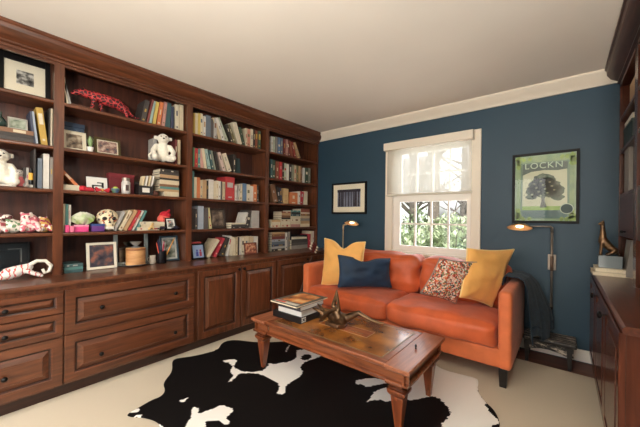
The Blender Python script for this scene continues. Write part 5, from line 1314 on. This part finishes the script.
MB().prism([(-1.375, hy - 0.05), (-1.25, hy - 0.06), (-1.225, hy), (-1.25, hy + 0.06), (-1.37, hy + 0.05)], 'Z', TZ + 0.0026, 0.432).build('base', mat('bronze base', (112, 82, 58), 0.4, 0.7, var=0.2, scale=20), t, world=True, bevel=0.006)

# ------------------------------------------------------------------ lamps
def pharmacy_head(t, x, y, z, L, fm, glow, flip=1):
    Mt = Matrix.Translation((x, y, z)) @ Matrix.Rotation(R(-24), 4, 'X')
    sx = L / 0.156
    b = MB().lathe([(0.0, 0.044), (0.022, 0.042), (0.045, 0.032), (0.062, 0.014), (0.078, 0.0), (0.0775, -0.0015)], n=28, caps=False)
    b.v = [tuple(Mt @ Vector((p[0] * sx, p[1] * 0.85, p[2]))) for p in b.v]
    sh = b.build('lamp_shade', fm, t, world=True, smooth=60)
    b = MB().lathe([(0.0772, -0.0012), (0.061, 0.011), (0.044, 0.029), (0.02, 0.039), (0.0, 0.040)], n=28, caps=False)
    b.v = [tuple(Mt @ Vector((p[0] * sx, p[1] * 0.85, p[2]))) for p in b.v]
    ln = b.build('shade_lining', mat('copper lining', (236, 190, 140), 0.35, 0.3), t, world=True, smooth=60); ln.parent = sh
    q = Mt @ Vector((0, 0, 0.014))
    MB().sphere(tuple(q), (0.03, 0.02, 0.014), 14, 9).build('bulb', mat('lamp bulb', (255, 226, 180), 0.4, emit=glow), t, world=True, smooth=180)
t = thing('floor_lamp', 'slim brass pharmacy floor lamp rising behind the left sofa arm', 'floor lamp', (-2.325, 3.31, -0.011))
SILV = mat('champagne metal', (222, 200, 164), 0.3, 0.6)
MB().lathe([(0.10, -0.011), (0.10, 0.004), (0.085, 0.012), (0.012, 0.018), (0.009, 0.04)], (-2.40, 3.295, 0), 28).build('base', SILV, t, world=True, smooth=50)
MB().tube([(-2.40, 3.295, 0.01), (-2.40, 3.295, 0.05), (-2.315, 3.31, 0.10), (-2.305, 3.31, 0.3), (-2.302, 3.31, 1.06)], 0.0065, 10).build('pole', SILV, t, world=True, smooth=180)
MB().tube([(-2.302, 3.31, 1.05), (-2.302, 3.31, 1.085), (-2.295, 3.305, 1.11), (-2.275, 3.30, 1.118), (-2.225, 3.28, 1.118)], [0.012, 0.012, 0.012, 0.009, 0.006], 10).build('swivel', SILV, t, world=True, smooth=180)
pharmacy_head(t, -2.14, 3.27, 1.135, 0.21, SILV, 7.0)
t = thing('wall_lamp', 'dark metal swing-arm wall lamp below the framed poster', 'wall lamp', (-0.075, 3.39, 0.45))
MB().tube([(-0.075, 3.335, 0.43), (-0.075, 3.335, 1.13)], 0.009, 10).build('pole', NICKEL, t, world=True, smooth=180)
MB().tube([(-0.075, 3.335, 0.76), (-0.075, 3.335, 0.89)], 0.012, 12).build('grip', mat('brown grip', (96, 74, 60), 0.5), t, world=True, smooth=180)
MB().lathe([(0.010, 0), (0.010, 0.02), (0.006, 0.03)], (-0.075, 3.335, 0.42), 12).build('finial', BLACKM, t, world=True, smooth=50)
b = MB().obox((-0.075, 3.40, 0.83), (0.06, 0.018, 0.14)); b.tube([(-0.075, 3.395, 0.83), (-0.075, 3.335, 0.83)], 0.007, 8)
b.build('wall_bracket', NICKEL, t, world=True, bevel=0.003)
MB().tube([(-0.075, 3.335, 1.10), (-0.075, 3.335, 1.14), (-0.085, 3.325, 1.15), (-0.14, 3.31, 1.152), (-0.24, 3.29, 1.150)], [0.010, 0.010, 0.008, 0.006, 0.005], 10).build('arm', NICKEL, t, world=True, smooth=180)
pharmacy_head(t, -0.31, 3.28, 1.135, 0.20, mat('brushed copper shade', (176, 140, 112), 0.3, 0.7), 14)

# ------------------------------------------------------------------ pictures on the back wall
t = thing('framed_picture', 'black framed photo of dark tree trunks in cream mat, left of window', 'framed picture', (-2.278, 3.4095, 1.265))
h2, hh = 0.283, 0.43
picture(t, 0.565, 0.43, 0.024, 0.024, BLKF, MATB, 0.072, mat('misty forest sky', (92, 96, 116), 0.5, rgb2=(140, 144, 158), scale=5), glass=True)
b = MB(); rnd = random.Random(2)
for x, w_, zt in ((-0.155, 0.022, 0.30), (-0.12, 0.012, 0.30), (-0.095, 0.016, 0.30), (-0.05, 0.008, 0.26), (0.0, 0.010, 0.24), (0.045, 0.007, 0.25), (0.085, 0.014, 0.30), (0.115, 0.024, 0.30), (0.16, 0.016, 0.30)):
    b.prism([(x - w_ * 0.8, 0.10), (x + w_ * 0.8, 0.10), (x + w_ * 0.6, 0.335), (x - w_ * 0.6, 0.335)], 'Y', -0.0128, -0.0119)
b.box(-0.19, 0.19, -0.0126, -0.0119, 0.30, 0.336)
b.build('tree_print', mat('forest ink', (44, 38, 50), 0.6), t)
# poster
t = thing('framed_poster', 'black framed green poster of a spreading tree with light lettering, right of window', 'framed poster', (-0.1375, 3.4095, 1.18))
PW, PH = 0.49, 0.65
p = picture(t, PW, PH, 0.022, 0.026, BLKF, mat('poster pale green', (132, 160, 124), 0.5, var=0.06, scale=6), 0.012, mat('poster green border', (104, 138, 100), 0.5, rgb2=(140, 164, 112), scale=10), glass=True)
def pu(u, v): return (-PW / 2 + 0.022 + u * (PW - 0.044), PH - 0.022 - v * (PH - 0.044))
ly = [-0.0130]
def layer(name, polys, m):
    b = MB(); y = ly[0]
    for poly in polys: b.prism([pu(u, v) for u, v in poly], 'Y', y - 0.0004, y)
    ly[0] -= 0.0005
    return b.build(name, m, t)
def ell(u, v, ru, rv, n=28, jag=0.0, seed=0):
    rnd = random.Random(seed)
    return [(u + ru * math.cos(2 * math.pi * i / n) * (1 + jag * rnd.uniform(-1, 1)), v + rv * math.sin(2 * math.pi * i / n) * (1 + jag * rnd.uniform(-1, 1))) for i in range(n)]
DG = mat('poster dark green', (54, 80, 70), 0.5); PC = mat('poster pale sky', (186, 190, 160), 0.5); TG = mat('poster tree green', (52, 78, 54), 0.5, var=0.35, scale=40)
layer('border_panel', [[(0.10, 0.11), (0.90, 0.11), (0.90, 0.97), (0.10, 0.97)]], mat('poster mid green', (92, 124, 100), 0.5))
layer('scene_panel', [[(0.14, 0.24), (0.22, 0.22), (0.78, 0.22), (0.86, 0.24), (0.87, 0.80), (0.13, 0.80)]], PC)
layer('title_band', [[(0.13, 0.13), (0.87, 0.13), (0.87, 0.235), (0.72, 0.25), (0.5, 0.235), (0.28, 0.25), (0.13, 0.3)]], DG)
layer('grass_strip', [[(0.13, 0.78), (0.87, 0.78), (0.87, 0.845), (0.13, 0.845)]], mat('poster grass', (128, 164, 70), 0.5))
layer('water_strip', [[(0.13, 0.84), (0.87, 0.84), (0.87, 0.955), (0.13, 0.955)]], mat('poster teal', (58, 96, 92), 0.5))
layer('trunk_print', [[(0.43, 0.80), (0.46, 0.70), (0.45, 0.55), (0.52, 0.55), (0.51, 0.70), (0.55, 0.80)]], mat('poster trunk', (58, 66, 48), 0.5))
layer('crown_print', [ell(0.5, 0.50, 0.27, 0.15, 40, 0.10, 1), ell(0.34, 0.55, 0.15, 0.09, 26, 0.12, 2), ell(0.68, 0.55, 0.15, 0.09, 26, 0.12, 3), ell(0.5, 0.40, 0.2, 0.11, 26, 0.12, 4), ell(0.28, 0.64, 0.09, 0.04, 20, 0.2, 5), ell(0.72, 0.65, 0.10, 0.045, 20, 0.2, 6)], TG)
layer('blossom_print', [ell(0.30 + 0.4 * ((i * 37) % 11) / 11, 0.38 + 0.26 * ((i * 53) % 13) / 13, 0.022, 0.011, 10, 0.2, i) for i in range(13)], mat('poster leaf light', (160, 176, 130), 0.5))
layer('corner_leaves', [ell(u, v, 0.05, 0.05, 12, 0.35, int(u * 100 + v * 10)) for u in (0.06, 0.94) for v in (0.05, 0.10, 0.16, 0.86, 0.92, 0.96)] + [ell(u, v, 0.04, 0.03, 12, 0.35, int(u * 77)) for u in (0.15, 0.25, 0.78, 0.86) for v in (0.055, 0.97)], mat('poster lime', (132, 158, 76), 0.5, var=0.2, scale=30))
layer('badge_rim', [ell(0.86, 0.82, 0.105, 0.078, 30)], mat('poster badge rim', (168, 186, 160), 0.5))
layer('badge', [ell(0.86, 0.82, 0.092, 0.067, 30)], mat('poster badge', (40, 66, 62), 0.5))
def lettering(txt, u, v, size, m, name, spacing=1.15):
    cu = bpy.data.curves.new(name, 'FONT'); cu.body = txt; cu.size = size; cu.align_x = 'CENTER'; cu.extrude = 0.0002; cu.space_character = spacing
    tmp = bpy.data.objects.new('tmp', cu); COL.objects.link(tmp)
    dg = bpy.context.evaluated_depsgraph_get()
    me = bpy.data.meshes.new_from_object(tmp.evaluated_get(dg))
    bpy.data.objects.remove(tmp)
    x, z = pu(u, v)
    me.transform(Matrix.Translation((x, ly[0], z)) @ Matrix.Rotation(HP, 4, 'X'))
    me.name = name; me.materials.clear(); me.materials.append(m)
    o = bpy.data.objects.new(name, me); COL.objects.link(o); o.parent = t
    return o
lettering('LOCKN', 0.485, 0.205, 0.077, mat('poster lettering', (176, 200, 172), 0.5), 'title_lettering', 1.12)

# ------------------------------------------------------------------ bench by the wall
DIST = mat('distressed black paint', (24, 22, 22), 0.5, rgb2=(34, 31, 30), scale=8)
nt_ = DIST.node_tree; bs = nt_.nodes['Principled BSDF']
nz = nt_.nodes.new('ShaderNodeTexNoise'); nz.inputs['Scale'].default_value = 9; nz.inputs['Detail'].default_value = 8; nz.inputs['Roughness'].default_value = 0.7
mp = nt_.nodes.new('ShaderNodeMapping'); mp.inputs['Scale'].default_value = (1, 5, 3); tc = nt_.nodes.new('ShaderNodeTexCoord')
rp = nt_.nodes.new('ShaderNodeValToRGB'); rp.color_ramp.elements[0].position = 0.51; rp.color_ramp.elements[0].color = lin((22, 19, 18)); rp.color_ramp.elements[1].position = 0.57; rp.color_ramp.elements[1].color = lin((178, 166, 150))
nt_.links.new(tc.outputs['Object'], mp.inputs['Vector']); nt_.links.new(mp.outputs['Vector'], nz.inputs['Vector']); nt_.links.new(nz.outputs['Fac'], rp.inputs['Fac']); nt_.links.new(rp.outputs['Color'], bs.inputs['Base Color'])
t = thing('bench', 'low black bench with worn paint against the teal wall, right of sofa', 'bench', (-0.1, 3.24, -0.0119))
MB().box(-0.262, 0.095, 3.11, 3.36, 0.178, 0.212).build('seat', DIST, t, world=True, bevel=0.012, segs=3)
b = MB(); b.prism([(-0.25, 0.178), (0.075, 0.178), (0.075, 0.10), (0.03, 0.10), (-0.02, 0.115), (-0.085, 0.125), (-0.14, 0.122), (-0.21, 0.105), (-0.25, 0.10)], 'Y', 3.135, 3.155)
b.build('apron', DIST, t, world=True, bevel=0.003)
b = MB(); b.prism([(-0.25, 0.178), (0.075, 0.178), (0.075, 0.10), (-0.03, 0.125), (-0.14, 0.125), (-0.25, 0.10)], 'Y', 3.325, 3.345)
b.build('apron', DIST, t, world=True, bevel=0.003)
for x in (-0.235, 0.05):
    for y in (3.15, 3.33):
        MB().frustum((x, y, 0), 0.012, 0.02, -0.0115, 0.177).build('leg', mat('black bench leg', (26, 23, 22), 0.5, var=0.3, scale=30), t, world=True, bevel=0.002)

# ------------------------------------------------------------------ stringed instrument behind the sofa arm
t = thing('mandolin', 'dark red stringed instrument with cream tuning pegs leaning behind left sofa arm', 'mandolin', (-2.40, 2.42, 0.001))
p0, p1 = Vector((-2.40, 2.49, 0.20)), Vector((-2.42, 2.83, 0.835))
d = (p1 - p0).normalized(); side = Vector((0, d.z, -d.y)); face = Vector((1, 0, 0))
def frame_M(o_): return Matrix(((side.x, d.x, face.x, o_.x), (side.y, d.y, face.y, o_.y), (side.z, d.z, face.z, o_.z), (0, 0, 0, 1)))
def place_local(b, o_):
    M = frame_M(o_); b.v = [tuple(M @ Vector(p)) for p in b.v]; return b
body = [(0.10 * math.cos(a) * (1.0 if math.sin(a) < 0 else 0.72 + 0.28 * math.cos(a) ** 2), 0.13 * math.sin(a)) for a in [2 * math.pi * i / 32 for i in range(32)]]
place_local(MB().prism(body, 'Z', -0.03, 0.03), p0 - d * 0.06).build('body', mat('red lacquer', (150, 40, 30), 0.2, coat=0.6), t, world=True, bevel=0.008)
place_local(MB().box(-0.015, 0.015, 0.03, 0.60, 0.02, 0.04), p0).build('neck', mat('dark neck wood', (66, 46, 38), 0.35), t, world=True, bevel=0.004)
hd = place_local(MB().prism([(-0.018, -0.01), (0.018, -0.01), (0.036, 0.06), (0.03, 0.12), (0, 0.105), (-0.03, 0.12), (-0.036, 0.06)], 'Z', 0.0, 0.018), p1 - d * 0.06).build('headstock', mat('dark red wood', (92, 36, 32), 0.3), t, world=True, bevel=0.003)
for q in (-1, 1):
    for k in (0.02, 0.055, 0.09):
        b = MB().tube([(q * 0.03, k, 0.009), (q * 0.055, k, 0.009)], 0.004, 8).sphere((q * 0.06, k, 0.009), (0.016, 0.013, 0.011), 10, 7)
        place_local(b, p1 - d * 0.06).build('tuning_peg', mat('cream peg', (226, 214, 190), 0.4), t, world=True, smooth=180)

# ------------------------------------------------------------------ right counter and shelves
t = thing('book', 'cream book lying on the right counter, lower of the pair under the bronze', 'book', (0.27, 3.15, 0.8005))
MB().box(0.175, 0.40, 3.03, 3.30, 0.8005, 0.8025).box(0.175, 0.40, 3.03, 3.30, 0.823, 0.825).box(0.396, 0.40, 3.03, 3.30, 0.8025, 0.823).build('cover', bmat('cream'), t, world=True)
MB().box(0.178, 0.396, 3.034, 3.296, 0.8025, 0.823).build('page_block', PAPER, t, world=True)
t = thing('book', 'ivory book lying on the right counter, directly under the clear block', 'book', (0.28, 3.15, 0.8255))
MB().box(0.19, 0.385, 3.05, 3.28, 0.8255, 0.8275).box(0.19, 0.385, 3.05, 3.28, 0.852, 0.854).box(0.381, 0.385, 3.05, 3.28, 0.8275, 0.852).build('cover', bmat('ivory'), t, world=True)
MB().box(0.193, 0.381, 3.054, 3.276, 0.8275, 0.852).build('page_block', PAPER, t, world=True)
t = thing('bronze_sculpture', 'bronze long-necked animal sitting on a clear block on the right counter', 'sculpture', (0.275, 3.15, 0.8545))
MB().box(0.21, 0.34, 3.08, 3.22, 0.8545, 0.945).build('block', mat('smoky acrylic', (128, 138, 142), 0.08, spec=0.9), t, world=True, bevel=0.003)
b = MB()
yb = 3.15
b.limb([(0.235, yb, 1.05), (0.238, yb, 1.10), (0.236, yb, 1.15), (0.234, yb, 1.185)], [0.026, 0.021, 0.015, 0.013], 10)
b.limb([(0.234, yb, 1.19), (0.215, yb - 0.01, 1.182)], [0.016, 0.009], 8)
for q in (-1, 1):
    b.limb([(0.238, yb + q * 0.008, 1.20), (0.242, yb + q * 0.014, 1.222)], [0.006, 0.003], 6)
    b.limb([(0.232, yb + q * 0.014, 1.04), (0.228, yb + q * 0.016, 0.99), (0.226, yb + q * 0.016, 0.95)], [0.015, 0.010, 0.011], 8)
    b.limb([(0.30, yb + q * 0.018, 0.985), (0.285, yb + q * 0.028, 0.965), (0.262, yb + q * 0.03, 0.951)], [0.024, 0.014, 0.009], 8)
b.limb([(0.24, yb, 1.06), (0.265, yb, 1.02), (0.30, yb, 0.98)], [0.028, 0.028, 0.026], 12)
b.limb([(0.31, yb, 0.965), (0.33, yb, 0.953)], [0.012, 0.006], 8)
b.build('body', BRONZE, t, world=True, remesh=0.005)
def rbook(y, tk, hh, z, c, label, lean=0, dp=0.2, x=0.362, name='book', cat='book', band=True):
    a = R(lean)
    t = thing(name, label, cat, (x, y, z + 0.0005 + (tk * math.sin(a) if a > 0 else 0)), rz=-HP, ry=a)
    book_parts(t, tk, dp, hh, c, rb, band)
def cbook(x, y, tk, hh, z, c, label, lean=0, dp=0.2, name='book', cat='book'):
    """spine turned towards the room's near end"""
    a = R(lean)
    t = thing(name, label, cat, (x, y, z + 0.0005 + (tk * math.sin(a) if a > 0 else 0)), ry=a)
    book_parts(t, tk, dp, hh, c, rb, True)
cbook(0.350, 3.02, 0.075, 0.262, 0.80, 'grey', 'thick grey binder standing on the right counter beside the bronze sculpture', 5, name='binder', cat='binder')
cbook(0.462, 3.04, 0.022, 0.225, 0.80, 'ivory', 'slim ivory book right of the grey binder on the right counter', 0)
cbook(0.496, 3.04, 0.04, 0.24, 0.80, 'charcoal', 'charcoal book right of the slim ivory book on the right counter', 0)
cbook(0.362, 3.06, 0.022, 0.325, 1.42, 'grey', 'tall slim grey book at the left end, lower shelf of the right bookcase', 0)
cbook(0.386, 3.06, 0.022, 0.315, 1.42, 'dark grey', 'tall dark grey book second from left, lower shelf of the right bookcase', 0)
cbook(0.445, 3.04, 0.030, 0.30, 1.42, 'ivory', 'ivory book leaning left on the lower shelf of the right bookcase', -8)
cbook(0.482, 3.04, 0.026, 0.29, 1.42, 'navy', 'navy book leaning left on the lower shelf of the right bookcase', -8)
cbook(0.520, 3.04, 0.040, 0.28, 1.42, 'white', 'white book leaning left behind the navy one, lower shelf, right bookcase', -8)
t = thing('storage_box', 'dark green box file on the middle shelf of the right bookcase', 'box', (0.42, 3.15, 1.7705))
MB().box(0.365, 0.48, 2.98, 3.33, 1.7705, 1.905).build('box', mat('dark green card', (34, 50, 46), 0.5), t, world=True, bevel=0.003)
MB().box(0.363, 0.482, 2.978, 3.332, 1.905, 1.93).build('lid', mat('dark green card lid', (40, 58, 54), 0.5), t, world=True, bevel=0.003)
cbook(0.492, 3.00, 0.045, 0.20, 1.77, 'pale grey', 'pale grey book standing right of the dark green box file')
cbook(0.545, 3.00, 0.04, 0.22, 1.77, 'ivory', 'ivory book right of the pale grey one, middle shelf, right bookcase')
t = thing('book', 'white book lying on top of the dark green box file', 'book', (0.42, 3.15, 1.9305))
MB().box(0.368, 0.478, 2.99, 3.32, 1.9305, 1.9335).box(0.368, 0.478, 2.99, 3.32, 1.966, 1.969).box(0.368, 0.372, 2.99, 3.32, 1.9335, 1.966).build('cover', bmat('white'), t, world=True)
MB().box(0.372, 0.475, 2.993, 3.317, 1.9335, 1.966).build('page_block', PAPER, t, world=True)
for i, (x, c, tk, hh) in enumerate(((0.37, 'tan', 0.04, 0.17), (0.412, 'orange', 0.035, 0.165), (0.449, 'mustard', 0.045, 0.175), (0.496, 'tan', 0.04, 0.16), (0.538, 'brown', 0.05, 0.17))):
    cbook(x, 2.92, tk, hh, 2.03, c, f"{c} book, {ORD[i]} from left on the top shelf of the right bookcase")
